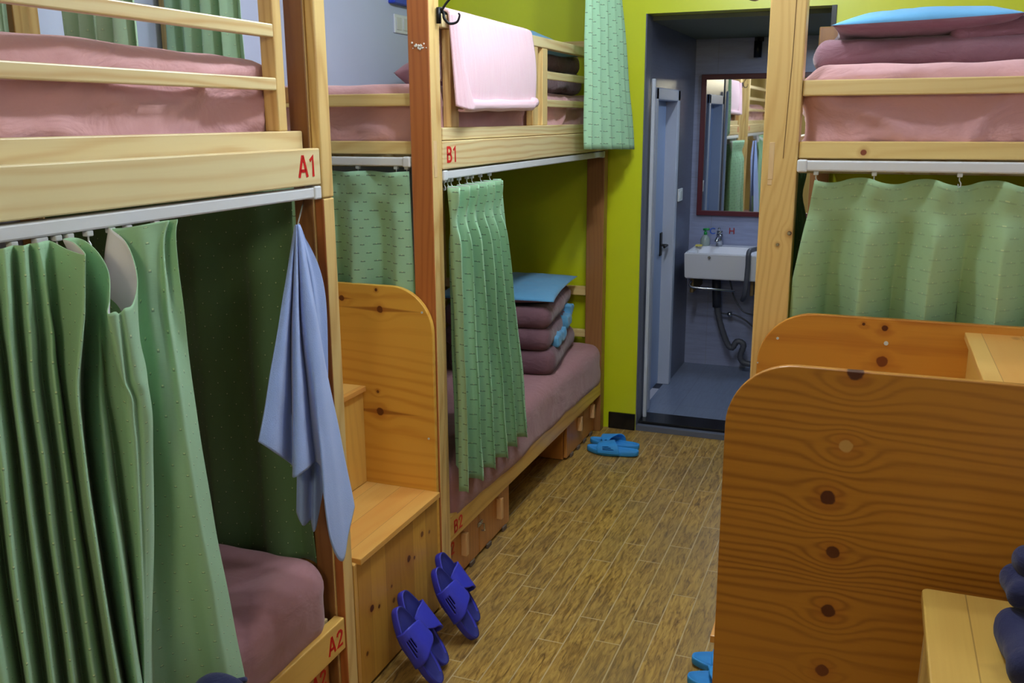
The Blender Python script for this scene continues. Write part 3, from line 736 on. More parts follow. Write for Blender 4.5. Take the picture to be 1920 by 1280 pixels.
# ------------------------------------------------------------------ curtains
def hook_at(bm, p):
    p = Vector(p)
    box(bm, p.x-.006, p.x+.006, p.y-.007, p.y+.007, p.z-.010, p.z, .002)
    tube(bm, [p+Vector((0, 0, -.008)), p+Vector((0, 0, -.018)), p+Vector((.004, 0, -.024)), p+Vector((.004, 0, -.032)), p+Vector((-.001, 0, -.034)), p+Vector((-.002, 0, -.026))], .0016, 6)
def pleated(label, t0, t1, b0, b1, nrm, n, at, ab, mats, hooks=None, seed=0, pinch=.1, sag=0.0, hem=.0, group=None, phase=0.0, nv=48, name='curtain', irr=.35, hookz=.0, flip=False, flare=None):
    t0, t1, b0, b1, nrm = map(Vector, (t0, t1, b0, b1, nrm)); side = (t1-t0).normalized()
    rnd = random.Random(seed); ks = [rnd.uniform(1-irr, 1+irr) for _ in range(n+2)]; ph = [rnd.uniform(-.5, .5)*irr for _ in range(n+2)]
    def f(u, v):
        top = t0.lerp(t1, u); bot = b0.lerp(b1, u); p = top.lerp(bot, v)
        if flare: p = p + flare(u, v)
        s = u*n + phase; i = int(s) % (n+1); fr = s-int(s)
        k = ks[i]*(1-fr) + ks[(i+1) % (n+1)]*fr
        pin = 1-.6*math.exp(-((v-pinch)/.05)**2) if pinch else 1
        a = (at + (ab-at)*min(1, v*1.6))*k*pin
        wv = math.sin(2*PI*(s+ph[i]*0+.12*nz((u*3, v*1.5, seed), 1, seed)))
        wv = math.copysign(abs(wv)**.8, wv)
        p = p + nrm*a*wv + side*a*.35*math.sin(4*PI*s+1.0)*(.4+.6*v)
        p = p + nrm*.006*nz((u*6, v*5, 1), 1, seed+2)
        if sag: p.z -= sag*(math.sin(PI*((s) % 1.0))**2)*max(0, 1-v*6)
        p.z += hem*math.sin(2*PI*s)*v**4
        return p
    root = thing(name, label, 'curtain', t0, group)
    cloth('curtain_cloth', surf(f, n*18, nv), mats, root, flip=flip)
    if hooks:
        for h in hooks:
            bm = NB(); hook_at(bm, h); link('curtain_hook', bm, M_clear, root, smooth=False)
    return root
# lower far-left bed: gathered bunch by the post
pleated('mint dashed curtain gathered beside the post, hanging from the track under B1',
        (XL+.020, 2.545, 1.352), (XL+.010, 2.985, 1.352), (XL+.034, 2.53, .385), (XL+.030, 3.185, .392), (1, -.45, 0), 6, .030, .036, (M_curB, M_linB), seed=5,
        hooks=[(XL-.017, y, 1.374) for y in (2.59, 2.615, 2.64, 2.70, 2.76, 2.80, 2.87, 2.95)], hem=.006, irr=.5)
# far-left bunk, end face curtain above the stair panel
pleated('mint curtain closing the end of the far left lower bunk above the stair panel',
        (-2.06, 2.49, 1.402), (-1.292, 2.488, 1.402), (-2.06, 2.51, .6), (-1.285, 2.51, .6), (0, 1, 0), 5, .016, .036, (M_curB, M_linB), seed=3,
        hooks=[(x, 2.489, 1.417) for x in (-1.30, -1.335, -1.465, -1.60, -1.75)], sag=.004, irr=.3)
# upper far-left curtain, hanging from high near the lime wall
pleated('pale mint curtain hanging from high beside the lime wall at the foot of bunk B1',
        (-1.150, 3.77, 2.62), (-1.145, 4.12, 2.62), (-1.135, 3.76, 1.428), (-1.075, 4.34, 1.410), (1, -.2, 0), 5, .016, .022, (M_curB, M_linB), seed=9, pinch=0, irr=.4)
# right bunk end curtain
def cflare(u, v): return Vector((-.035*(1-u)**3*min(1, v*3), 0, 0))
pleated('wide mint curtain hanging across the end of the right lower bunk',
        (-.142, CY+.006, 1.406), (.60, CY+.006, 1.400), (-.142, CY+.112, .62), (.62, CY+.112, .62), (0, -1, 0), 5, .018, .056, (M_curC, M_linC), seed=14,
        hooks=[(x, CY-.003, 1.420) for x in (-.142, -.006, .184, .372)], sag=.014, irr=.3, phase=.25, flare=cflare)
# right bunk aisle curtain seen past the post
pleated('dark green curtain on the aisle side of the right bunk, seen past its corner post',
        (CX+.05, CY+.10, 1.40), (CX+.05, CY+.75, 1.40), (CX+.06, CY+.10, .5), (CX+.06, CY+.8, .5), (1, 0, 0), 6, .016, .022, (M_curShade, M_curShade), seed=17)
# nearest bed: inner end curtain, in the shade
pleated('green curtain with shade put into its colour, closing the inner end of bunk A2',
        (-2.08, 1.88, 1.385), (-1.296, 1.88, 1.385), (-2.08, 1.88, .425), (-1.292, 1.88, .425), (0, -1, 0), 5, .016, .022, (M_curShade, M_curShade), seed=21, hem=.004)
# curtains on the wall side above A
for (xa, xb, yy, lb, sd) in ((-2.12, -1.83, 2.46, 'green curtain bunched at the grey wall, rightmost of three at top left', 31), (-1.985, -1.77, 1.94, 'green curtain hanging behind the upper bunk A1, middle one of three', 33), (-2.12, -2.05, 1.80, 'green curtain edge at the very top left corner behind the rails', 35)):
    pleated(lb, (xa, yy, 2.6), (xb, yy, 2.6), (xa, yy, 1.50), (xb, yy, 1.50), (0, -1, 0), 4, .018, .022, (M_curE, M_curE), seed=sd, pinch=0)
bx_tr = thing('curtain_rail', 'white rail near the ceiling carrying the upper curtain by the lime wall', 'curtain rail', (-1.15, 4.0, 2.63)); bx('rail', M_track, bx_tr, -1.165, -1.135, 3.4, 4.38, 2.615, 2.64)

# the big near curtain: columns drawn one by one (top edge, below the heading, middle, hem)
def col(t, h, m, b):
    """each of t, h, m is (px, py, x-plane); b is (px at py 1290, x-plane): hem at z .43"""
    T = PX(*t); H = PX(*h); M_ = PX(*m); Q = PX(b[0], 1290, b[1]); lo = Vector((Q.x, Q.y, min(Q.z, .43)))
    return [T, H, M_, lo]
cols = [
    col((-150, 490, -1.19), (-140, 560, -1.19), (-120, 850, -1.18), (-60, -1.17)),
    col((-120, 480, -1.14), (-100, 560, -1.13), (-60, 850, -1.11), (10, -1.10)),
    col((-70, 478, -1.168), (-60, 560, -1.172), (-20, 850, -1.178), (45, -1.178)),
    col((-45, 474, -1.14), (-30, 560, -1.13), (0, 850, -1.11), (50, -1.10)),
    col((-18, 470, -1.168), (-8, 560, -1.172), (28, 850, -1.178), (80, -1.178)),
    col((8, 465, -1.135), (14, 560, -1.13), (42, 850, -1.11), (100, -1.10)),
    col((24, 460, -1.168), (30, 560, -1.172), (64, 850, -1.178), (120, -1.178)),
    col((44, 460, -1.14), (52, 560, -1.13), (80, 850, -1.11), (140, -1.10)),
    col((55, 457, -1.168), (64, 560, -1.172), (97, 850, -1.178), (160, -1.178)),
    col((72, 455, -1.15), (88, 560, -1.14), (118, 850, -1.115), (188, -1.10)),
    col((84, 452, -1.168), (92, 560, -1.178), (132, 850, -1.178), (206, -1.178)),
    col((96, 452, -1.18), (104, 560, -1.17), (136, 850, -1.16), (212, -1.15)),
    col((128, 468, -1.13), (132, 560, -1.125), (146, 850, -1.12), (222, -1.115)),
    col((161, 477, -1.075), (157, 580, -1.08), (156, 850, -1.09), (236, -1.09)),
    col((140, 455, -1.14), (150, 560, -1.16), (160, 850, -1.20), (240, -1.20)),
    col((118, 448, -1.195), (158, 560, -1.20), (166, 850, -1.22), (244, -1.22)),
    col((150, 447, -1.20), (172, 560, -1.19), (180, 850, -1.16), (252, -1.15)),
    col((182, 470, -1.16), (186, 570, -1.155), (200, 850, -1.12), (268, -1.11)),
    col((203, 510, -1.12), (196, 620, -1.13), (212, 850, -1.17), (274, -1.21)),
    col((205, 560, -1.085), (208, 640, -1.10), (232, 850, -1.13), (262, -1.20)),
    col((201, 587, -1.07), (216, 670, -1.085), (244, 850, -1.11), (262, -1.18)),
    col((214, 584, -1.068), (232, 700, -1.08), (256, 850, -1.10), (262, -1.17)),
    col((223, 588, -1.078), (238, 700, -1.095), (262, 850, -1.11), (262, -1.17)),
    col((234, 578, -1.072), (252, 700, -1.085), (272, 850, -1.105), (264, -1.18)),
    col((248, 570, -1.085), (264, 690, -1.09), (284, 840, -1.11), (268, -1.19)),
    col((257, 532, -1.12), (262, 630, -1.125), (286, 840, -1.15), (276, -1.21)),
    col((251, 492, -1.15), (246, 620, -1.155), (272, 835, -1.19), (282, -1.225)),
    col((234, 452, -1.185), (222, 580, -1.185), (262, 830, -1.205), (286, -1.23)),
    col((207, 428, -1.212), (200, 560, -1.212), (256, 830, -1.222), (292, -1.235)),
    col((210, 428, -1.216), (212, 560, -1.218), (262, 830, -1.225), (310, -1.24)),
    col((232, 427, -1.205), (252, 530, -1.195), (292, 830, -1.19), (345, -1.22)),
    col((262, 422, -1.185), (276, 500, -1.175), (312, 830, -1.165), (380, -1.20)),
    col((306, 414, -1.17), (300, 500, -1.172), (335, 830, -1.15), (408, -1.165)),
    col((316, 413, -1.168), (308, 500, -1.165), (350, 830, -1.14), (428, -1.15)),
    col((318, 413, -1.19), (314, 500, -1.185), (358, 830, -1.145), (440, -1.155)),
    col((333, 411, -1.172), (334, 490, -1.165), (380, 850, -1.16), (462, -1.17)),
]
cols = [[Vector(p) for p in c] for c in cols]
def ncf(u, v):
    c = [crom([cc[k] for cc in cols], u) for k in range(4)]
    ks = (0, .11, .52, 1.0)
    # piecewise smooth in v through uneven stops
    w_ = v
    if w_ < ks[1]: t = w_/ks[1]/3
    elif w_ < ks[2]: t = (1+(w_-ks[1])/(ks[2]-ks[1]))/3
    else: t = (2+(w_-ks[2])/(1-ks[2]))/3
    p = crom(c, t)
    p = p + Vector((1, 0, 0))*.004*nz((u*14, v*7, 2), 1, 4)
    return p
nc = thing('curtain', 'large green curtain half pulled along the nearest lower bunk, heading sagging open', 'curtain', (-1.17, 1.1, 1.37))
cloth('curtain_cloth', surf(ncf, 400, 90), (M_curA, M_linA), nc)
for hx in (20, 68, 78, 105, 128, 165, 208, 240, 293):
    bm = NB(); q = PX(hx, 440, XL-.012); hook_at(bm, (XL-.012, q.y, 1.374)); link('curtain_hook', bm, M_clear, nc)

# ------------------------------------------------------------------ towels
# blue towel on the hook of post A
def tw(t, m, b, x0=-1.15):
    return [PX(*t), PX(*m), PX(*b)]
tc = [
    tw((553, 424, -1.165), (520, 620, -1.16), (485, 828, -1.155)),
    tw((554, 423, -1.16), (535, 620, -1.15), (512, 846, -1.145)),
    tw((554, 422, -1.165), (545, 620, -1.175), (548, 872, -1.18)),
    tw((555, 421, -1.155), (551, 620, -1.145), (552, 895, -1.13)),
    tw((556, 421, -1.155), (558, 620, -1.14), (574, 880, -1.125)),
    tw((556, 421, -1.162), (564, 620, -1.165), (590, 866, -1.16)),
    tw((557, 421, -1.155), (572, 620, -1.14), (604, 878, -1.12)),
    tw((558, 421, -1.152), (582, 620, -1.13), (608, 940, -1.10)),
    tw((559, 421, -1.152), (594, 640, -1.125), (622, 1015, -1.095)),
    tw((560, 422, -1.155), (602, 660, -1.13), (641, 1052, -1.10)),
    tw((562, 424, -1.158), (607, 680, -1.14), (652, 1005, -1.11)),
    tw((564, 428, -1.160), (611, 690, -1.15), (665, 950, -1.125)),
]
def twf(u, v):
    c = [crom([cc[k] for cc in tc], u) for k in range(3)]
    p = crom([c[0], c[0].lerp(c[1], .5), c[1], c[1].lerp(c[2], .5), c[2]], v)
    return p + Vector((1, 0, 0))*(.003*nz((u*9, v*6, 0), 1, 2)*v)
bt = thing('towel', 'light blue towel hanging by its corner from a hook on the post of bunk A', 'towel', PX(556, 421, -1.16))
cloth('front_layer', surf(twf, 110, 60), M_bluet, bt, thick=.003)
tb = [tw((557, 422, -1.175), (560, 620, -1.18), (556, 960, -1.18)), tw((558, 421, -1.172), (572, 620, -1.172), (568, 985, -1.165)), tw((558, 421, -1.176), (582, 620, -1.18), (582, 975, -1.178)), tw((560, 421, -1.172), (592, 600, -1.172), (590, 995, -1.16)),
      tw((562, 422, -1.176), (600, 590, -1.178), (604, 925, -1.165)), tw((570, 440, -1.176), (610, 560, -1.178), (614, 860, -1.165))]
def tbf(u, v):
    c = [crom([cc[k] for cc in tb], u) for k in range(3)]
    return crom([c[0], c[1], c[2]], v)
cloth('back_layer', surf(tbf, 60, 40), M_bluet, bt, thick=.003)
hk = thing('wall_hook', 'small steel hook on the inner face of post A holding the blue towel', 'hook', (XL-.04, 1.80, 1.34))
bm = NB(); p0 = PX(556, 423, -1.168); tube(bm, smoothpath([(-1.262, 1.887, p0.z+.04), (-1.235, 1.84, p0.z+.03), (p0.x-.006, p0.y+.01, p0.z-.006), (p0.x+.006, p0.y-.004, p0.z-.008), (p0.x+.012, p0.y-.008, p0.z+.006)], 16), .002, 8); link('hook_wire', bm, M_steel, hk)

# pink towel folded over the guard rail of B1
pc = [(2.625, 1.0), (2.66, 1.0), (2.75, 1), (3.0, 1), (3.2, 1), (3.318, 1)]
def pkf(u, v):
    y = 2.628 + u*.70
    zt = 1.868 - .004*u
    back, front = .20, .285
    # hem rises and rounds towards the ends
    L = back+front+.05
    s = v*L
    xr = XL-.032
    bottom = 1.583 + .012*u + .03*(abs(u*2-1)**8) + (.0 if u > .12 else (.12-u)*.25)
    if s < back: p = Vector((xr-.026-.004*math.sin(s*20), y, zt-.012-(back-s)*.95))
    elif s < back+.05:
        a = (s-back)/.05*PI; p = Vector((xr - .026*math.cos(a) , y, zt-.012+.014*math.sin(a)))
    else:
        q = (s-back-.05)/front; p = Vector((xr+.026+.010*math.sin(q*PI)+.010*q, y, (zt-.012)*(1-q)+bottom*q))
    p.y += .014*(1-math.cos(min(1, max(0, (s-back)/front))*PI))*.5*(1-2*u)*.5 + .02*u*max(0, (s-back)/front)
    p.x += .004*nz((y*9, s*3, 0), 1, 5)
    return p
pk = thing('towel', 'pale pink ribbed towel folded over the guard rail of upper bunk B1', 'towel', (XL, 2.95, 1.87))
o = cloth('outer_layer', surf(pkf, 80, 60), M_pinkt, pk, thick=.010)
def pkr(u, v):   # rolled edge and inner fold at the near end
    y = 2.617 + .055*u*(1-.3*v) + .10*v*v*u
    z = 1.855*(1-v) + (1.590-.012*math.sin(u*PI))*v
    x = XL-.004 + .020*math.sin(u*PI)+.020*v
    return Vector((x, y, z))
cloth('folded_edge', surf(pkr, 20, 40), M_pinkt, pk, thick=.006)
def pkb(u, v):   # the roll at the bottom of the fold
    a = u*2*PI*.8; y = 2.665+v*.66; r = .016+.004*nz((v*5, 0, 0), 1, 3)
    return Vector((XL+.010 + r*math.cos(a-2.2), y, 1.592+.008*v + (.01 if v > .95 else 0) + r*math.sin(a-2.2)))
cloth('bottom_fold', surf(pkb, 20, 50), M_pinkt, pk, thick=.006)

# ------------------------------------------------------------------ hooks on the posts
def robe_hook(label, M, mat):
    h = thing('robe_hook', label, 'hook', M.translation)
    bm = NB(); t = bmesh.new()
    tube(t, smoothpath([(0, -.004, .002), (.004, -.014, -.012), (0, -.016, -.026), (0, -.030, -.040), (.0, -.052, -.036), (0, -.060, -.018), (0, -.056, -.012)], 24), [.0055-.003*i/24 for i in range(25)], 8)
    tube(t, smoothpath([(0, -.010, -.004), (0, -.020, .012), (0, -.044, .040), (0, -.058, .066), (0, -.060, .078)], 20), [.0035]*21, 8)
    tube(t, [(0, 0, .004), (0, 0, -.040)], .007, 8)
    bmesh.ops.transform(t, matrix=M, verts=t.verts); merge(bm, t)
    link('hook_body', bm, mat, h, smooth=True); return h
hp = PX(818, 24, XL+.004)
robe_hook('black metal double hook on the post beside the pink towel', Matrix.Translation((XL+.006, 2.53, hp.z+.012)) @ Matrix.Rotation(math.radians(115), 4, 'Z'), M_black)
h2 = PY(1434, -6, CY+.03)
robe_hook('steel hook on the right corner post at the top edge of the photo', Matrix.Translation((CX-.006, CY+.03, h2.z+.035)) @ Matrix.Rotation(math.radians(-90), 4, 'Z'), M_steel)

# ------------------------------------------------------------------ sandals
def sole_outline(L=.25, W=.092, n=44, flat_heel=.0):
    pts = []
    for k in range(n):
        a = 2*PI*k/n; c, s = math.cos(a), math.sin(a)
        x = L/2*math.copysign(abs(c)**.86, c)
        t = (x/L+.5)                    # 0 heel .. 1 toe
        wd = W/2*(.80+.22*math.sin(PI*min(1, max(0, (t-.30)/.62)))-.10*math.exp(-((t-.38)/.13)**2))
        y = wd*math.copysign(abs(s)**.80, s)
        pts.append((x, y))
    return pts
def sandal_parts():
    out = sole_outline()
    bm = NB(); n = len(out); rings = []
    for (sc_, z) in ((.94, 0), (1.0, .004), (1.0, .020), (.975, .0245), (.90, .0235), (.84, .019), (.5, .0175), (.12, .017)):
        rings.append([bm.verts.new((x*(1-(1-sc_)*.5), y*sc_, z + .006*max(0, (x/.125))**2 + (.004*max(0, -x/.125)))) for x, y in out])
    for i in range(len(rings)-1):
        for k in range(n): bm.faces.new((rings[i][k], rings[i][(k+1) % n], rings[i+1][(k+1) % n], rings[i+1][k]))
    bm.faces.new(rings[0][::-1]); bm.faces.new(rings[-1])
    sole = bm
    # strap: two crossing bands with slots, one broad arched sheet cut by grooves
    st = NB(); NU, NV = 36, 20; V = {}
    for i in range(NU+1):
        for j in range(NV+1):
            a = PI*i/NU; v = j/NV
            side = math.cos(a)
            x0 = -.012 - .030*side; x1 = .066 - .014*side*side + .012*side   # heel-side edge slants, toe-side edge curves
            x = x0 + (x1-x0)*v
            h = .052 - .014*v
            wy = .048 - .001*abs(x)/.1
            V[(i, j)] = st.verts.new((x, wy*math.copysign(abs(side)**.7, side), .010 + h*math.sin(a)**.75))
    for i in range(NU):
        for j in range(NV):
            hole = (5 <= j <= 14) and (i in (4, 6, 8)) and (j-5 >= (i-4))
            hole2 = (7 <= j <= 13) and (i in (28, 30))
            if hole or hole2: continue
            st.faces.new((V[(i, j)], V[(i+1, j)], V[(i+1, j+1)], V[(i, j+1)]))
    return sole, st
M_nblue = plain('royal_blue_rubber', (52, 56, 186), 0.45); M_nblue2 = plain('dark_blue_footbed', (34, 38, 120), 0.7)
M_lblue = plain('sky_blue_rubber', (52, 150, 226), 0.5); M_lblue2 = plain('sky_blue_footbed', (48, 142, 218), 0.6)
meshcache = {}
def sandal(label, M, mat, mat2, group, mirror=False):
    key = mat.name
    t = thing('sandal', label, 'sandal', M.translation, group)
    t.rotation_mode = 'QUATERNION'; t.rotation_quaternion = M.to_quaternion()
    if mirror: t.scale = (1, -1, 1)
    if key not in meshcache:
        so, st = sandal_parts(); ms = []
        for nm, b, m in (('sole', so, mat2), ('strap', st, mat)):
            me = bpy.data.meshes.new(nm)
            if nm == 'sole':
                bmesh.ops.recalc_face_normals(b, faces=b.faces)
            b.to_mesh(me); b.free(); me.materials.append(m if nm == 'strap' else mat)
            if nm == 'sole':
                me.materials.append(mat2)
                for p in me.polygons:
                    if p.normal.z > .5 and p.center.z > .015: p.material_index = 1
            for p in me.polygons: p.use_smooth = True
            ms.append(me)
        meshcache[key] = ms
    for nm, me in zip(('sole', 'strap'), meshcache[key]):
        o = bpy.data.objects.new(nm, me); C.objects.link(o); o.parent = t
        if nm == 'strap':
            m = o.modifiers.new('solid', 'SOLIDIFY'); m.thickness = .005; m.offset = 0
    return t
def lean(y, tip_z, rot=0.0, yawdir=0.0, L=.25, xo=0.0):
    """toe up, sole against the stair front; returns the frame: local +x is the toe, +z the upper side facing the aisle"""
    s = (tip_z)/L; ang = math.asin(min(.98, s)); dx = math.cos(ang)
    ex = Vector((-dx, yawdir, math.sin(ang))).normalized()
    ez = Vector((math.sin(ang), rot, dx)); ez = (ez - ex*ez.dot(ex)).normalized(); ey = ez.cross(ex)
    M = Matrix((ex, ey, ez)).transposed().to_4x4()
    tip = Vector((XL+.004+xo, y, tip_z)); c = tip - ex*(L/2) + ez*.002
    M.translation = c; return M
sandal('royal blue sandal leaning toe up on the stair front, lowest in the photo', lean(2.065, .215, .0, -.05, xo=.03), M_nblue, M_nblue2, 'royal blue sandals on the stair front')
sandal('royal blue sandal tucked behind the lowest one, against the stair front', lean(2.155, .212, .0, -.05), M_nblue, M_nblue2, 'royal blue sandals on the stair front', True)
sandal('royal blue sandal leaning on the stair front, front one of the farther pair', lean(2.315, .214, .0, -.05, xo=.03), M_nblue, M_nblue2, 'royal blue sandals on the stair front')
sandal('royal blue sandal nearest the post of bunk B, behind its partner on the stair front', lean(2.405, .217, .0, -.05), M_nblue, M_nblue2, 'royal blue sandals on the stair front', True)
def flat(x, y, rz, z=.001):
    M = Matrix.Rotation(rz, 4, 'Z'); M.translation = (x, y, z); return M
g2 = 'sky blue sandals lying flat on the floor'
sandal('nearer sky blue sandal of the pair on the floor before the doorway', flat(-1.068, 4.055, PI+.03), M_lblue, M_lblue2, g2)
sandal('farther sky blue sandal of the pair on the floor before the doorway', flat(-1.085, 4.152, PI-.08), M_lblue, M_lblue2, g2, True)
sandal('sky blue sandal poking out from behind the right stair panel, upper in the photo', flat(-.268, 2.45, PI+.1), M_lblue, M_lblue2, g2)
sandal('sky blue sandal poking out from behind the right stair panel, at the bottom edge', flat(-.262, 2.35, PI+.12), M_lblue, M_lblue2, g2, True)

# ------------------------------------------------------------------ stool, navy clothes, dark blue bag
SZ = .66; c0 = PZ(1728, 1100, SZ)
sx0, sy1 = c0.x, c0.y; sx1, sy0 = sx0+.42, sy1-.40
stl = thing('stool', 'pale pine stool with rounded corners in front of the right stair panel', 'stool', ((sx0+sx1)/2, (sy0+sy1)/2, 0))
def rr(x0, x1, y0, y1, r, n=6):
    pts = []
    for cx, cy, a0 in ((x1-r, y1-r, 0), (x0+r, y1-r, PI/2), (x0+r, y0+r, PI), (x1-r, y0+r, 1.5*PI)):
        for k in range(n+1): a = a0+PI/2*k/n; pts.append((cx+r*math.cos(a), cy+r*math.sin(a)))
    return pts
bm = NB(); prism(bm, rr(sx0, sx1, sy0, sy1, .014), lambda p, a: Vector((p[0], p[1], a)), SZ-.024, SZ, .004); link('seat', bm, W_stool, stl)
for (ax, ay, dx, dy) in ((sx0+.03, sy0+.03, -.01, -.01), (sx1-.03, sy0+.03, .01, -.01), (sx0+.03, sy1-.035, -.01, .005), (sx1-.03, sy1-.035, .01, .005)):
    bm = NB(); t = bmesh.new(); bmesh.ops.create_cube(t, size=1)
    for v in t.verts:
        lo = v.co.z < 0; v.co = Vector((ax + v.co.x*.036 + (dx if lo else 0), ay + v.co.y*.036 + (dy if lo else 0), 0.002 if lo else SZ-.024))
    bmesh.ops.bevel(t, geom=list(t.edges), offset=.003, segments=2, affect='EDGES'); merge(bm, t); link('leg', bm, W_pale_z, stl)
for (a, b) in ((sy0+.03, 'n'), (sy1-.035, 'f')): bx('apron', W_pale_x, stl, sx0+.05, sx1-.05, a-.009, a+.009, SZ-.084, SZ-.026)
for a in (sx0+.03, sx1-.03): bx('apron', W_pale_y, stl, a-.009, a+.009, sy0+.05, sy1-.055, SZ-.084, SZ-.026)
M_navy = fabric('navy_cloth', (26, 32, 78), (20, 24, 62), bump=.7, wr=.5, wscale=14, sheen=.1)
q0 = PZ(1866, 1190, SZ+.04)
nv_ = thing('folded_clothes', 'navy blue folded clothes lying on the pine stool at the right edge', 'clothes', (q0.x+.12, q0.y, SZ))
bm = NB()
def fn1(p, n): return n*(.012*nz((p.x*8, p.y*8, p.z*10), 1, 3)+.004*nz((p.x*24, p.y*24, p.z*24), 1, 5))
t = softbox(q0.x+.002, q0.x+.26, q0.y-.13, q0.y+.075, SZ+.003, SZ+.075, .034, .010, fn1); merge(bm, t); link('lower_fold', bm, M_navy, nv_, smooth=True)
q1 = PZ(1872, 1070, SZ+.12)
bm = NB(); t = softbox(q0.x+.012, q0.x+.25, q0.y+.02, q0.y+.13, SZ+.07, SZ+.125, .027, .010, fn1); merge(bm, t)
t = softbox(q0.x+.026, q0.x+.25, q0.y+.055, q0.y+.13, SZ+.115, SZ+.165, .025, .010, fn1); merge(bm, t); link('upper_fold', bm, M_navy, nv_, smooth=True)
bp_ = PX(405, 1276, -1.10)
bag = thing('bag', 'dark blue bag on the floor beside the nearest lower bunk, only its top in view', 'bag', (-1.08, bp_.y, 0))
def bgf(p, n): return n*(.012*nz((p.x*7, p.y*7, p.z*6), 1, 8))
bm = softbox(-1.15, -1.02, bp_.y-.05, bp_.y+.04, .002, bp_.z+.012, .06, .015, bgf); link('bag_body', bm, M_navy, bag, smooth=True)
bm = NB(); tube(bm, smoothpath([(-1.14, bp_.y-.02, bp_.z-.05), (-1.11, bp_.y-.02, bp_.z-.01), (-1.09, bp_.y+.01, bp_.z-.012), (-1.08, bp_.y+.06, bp_.z-.03)], 16), .006, 8); link('bag_strap', bm, M_navy, bag, smooth=True)

# ------------------------------------------------------------------ wall socket and blue thing on the left wall
sw = PX(751, 46, XW)
s_ = thing('wall_switch', 'white double switch plate on the grey left wall', 'switch', (XW, sw.y, sw.z))
bx('plate', M_track, s_, XW, XW+.009, sw.y-.072, sw.y+.072, sw.z-.042, sw.z+.042, bev=.003)
for k in (-1, 1): bx('rocker', plain('white_rocker', (206, 208, 210), .4), s_, XW+.009, XW+.013, sw.y+k*.035-.024, sw.y+k*.035+.024, sw.z-.028, sw.z+.028, bev=.002)
bb = PX(752, 4, XW+.02)
bs = thing('notice_board', 'blue plastic holder on the grey left wall, cut off by the top of the frame', 'holder', (XW, bb.y, bb.z))
bx('holder', plain('blue_plastic', (38, 66, 190), .4), bs, XW, XW+.035, bb.y-.09, bb.y+.12, bb.z-.012, bb.z+.12, bev=.004)

# ------------------------------------------------------------------ bathroom furniture
M_ceram = plain('white_ceramic', (222, 224, 236), .15)
SY = BY-.004
sk = thing('washbasin', 'white rectangular ceramic washbasin hung on the bathroom wall under the mirror', 'washbasin', (-.7, 5.5, .8))
bx0, bx1, by0, bz0, bz1 = -.998, -.42, 5.30, .645, .800
bm = NB()
t = bmesh.new(); bmesh.ops.create_cube(t, size=1)
for v in t.verts: v.co = Vector(((bx0+bx1)/2+v.co.x*(bx1-bx0), (by0+SY)/2+v.co.y*(SY-by0), (bz0+bz1)/2+v.co.z*(bz1-bz0)))
top = [f for f in t.faces if f.normal.z > .9][0]
r_ = bmesh.ops.inset_region(t, faces=[top], thickness=.028)
for v in top.verts:
    if v.co.y > 5.5: v.co.y -= .085
e_ = bmesh.ops.extrude_discrete_faces(t, faces=[top]); nf = e_['faces'][0]
for v in nf.verts: v.co.z -= .085; v.co.x += .02*(-1 if v.co.x > -.7 else 1); v.co.y += .02*(-1 if v.co.y > 5.5 else 1)
for f in list(t.faces):
    if f.normal.z < -.9:
        for v in f.verts: v.co.y += (.04 if v.co.y < 5.5 else 0)
bmesh.ops.recalc_face_normals(t, faces=t.faces)
bmesh.ops.bevel(t, geom=list(t.edges), offset=.006, segments=2, affect='EDGES'); merge(bm, t)
link('basin', bm, M_ceram, sk)
fc = thing('faucet', 'chrome single lever faucet standing on the washbasin', 'faucet', (-.853, 5.64, .80))
bm = NB(); tube(bm, [(-.853, 5.645, .799), (-.853, 5.645, .872)], .019, 14); tube(bm, smoothpath([(-.853, 5.645, .85), (-.853, 5.60, .86), (-.853, 5.55, .848), (-.853, 5.545, .838)], 10), .012, 10)
link('spout', bm, M_steel, fc, smooth=True)
bm = NB(); tube(bm, [(-.853, 5.645, .872), (-.853, 5.645, .892)], .017, 14); tube(bm, [(-.853, 5.64, .888), (-.848, 5.58, .912)], .007, 8); link('lever', bm, M_steel, fc, smooth=True)
bm = NB(); tube(bm, [(-.853, by0-.001, .778), (-.853, by0-.006, .778)], .008, 12); link('badge', bm, M_steel, sk)
so = thing('soap_bottle', 'clear soap bottle with a green pump on the washbasin edge', 'bottle', (-.937, 5.64, .80))
bm = NB(); tube(bm, [(-.937, 5.64, .80), (-.937, 5.64, .806), (-.937, 5.64, .84), (-.937, 5.64, .858), (-.937, 5.64, .866)], [.026, .029, .028, .018, .010], 18); link('bottle_body', bm, plain('clear_soap', (176, 190, 186), .15, 0, **{'Transmission Weight': .35}), so, smooth=True)
bm = NB(); tube(bm, [(-.937, 5.64, .866), (-.937, 5.64, .885)], .010, 12); tube(bm, [(-.937, 5.64, .885), (-.937, 5.64, .898)], .004, 8); tube(bm, [(-.95, 5.64, .897), (-.915, 5.63, .901)], .007, 8); link('pump', bm, plain('green_pump', (24, 150, 70), .4), so, smooth=True)
sd = thing('soap_dish', 'small yellow soap bar beside the pump bottle on the washbasin', 'soap', (-.965, 5.60, .80)); bx('soap_bar', plain('yellow_soap', (206, 190, 96), .5), sd, -.985, -.945, 5.57, 5.605, .801, .812, bev=.004)
M_brass = plain('brass_bracket', (120, 100, 66), .5, .4)
rb = thing('towel_bar', 'thin chrome towel bar fixed below the washbasin front', 'towel bar', (-.83, 5.3, .6))
bm = NB(); tube(bm, smoothpath([(-.965, 5.42, .625), (-.965, 5.33, .612), (-.955, 5.305, .604), (-.94, 5.30, .600)], 8) + [Vector((-.70, 5.30, .592))], .006, 10); link('bar', bm, M_steel, rb, smooth=True)
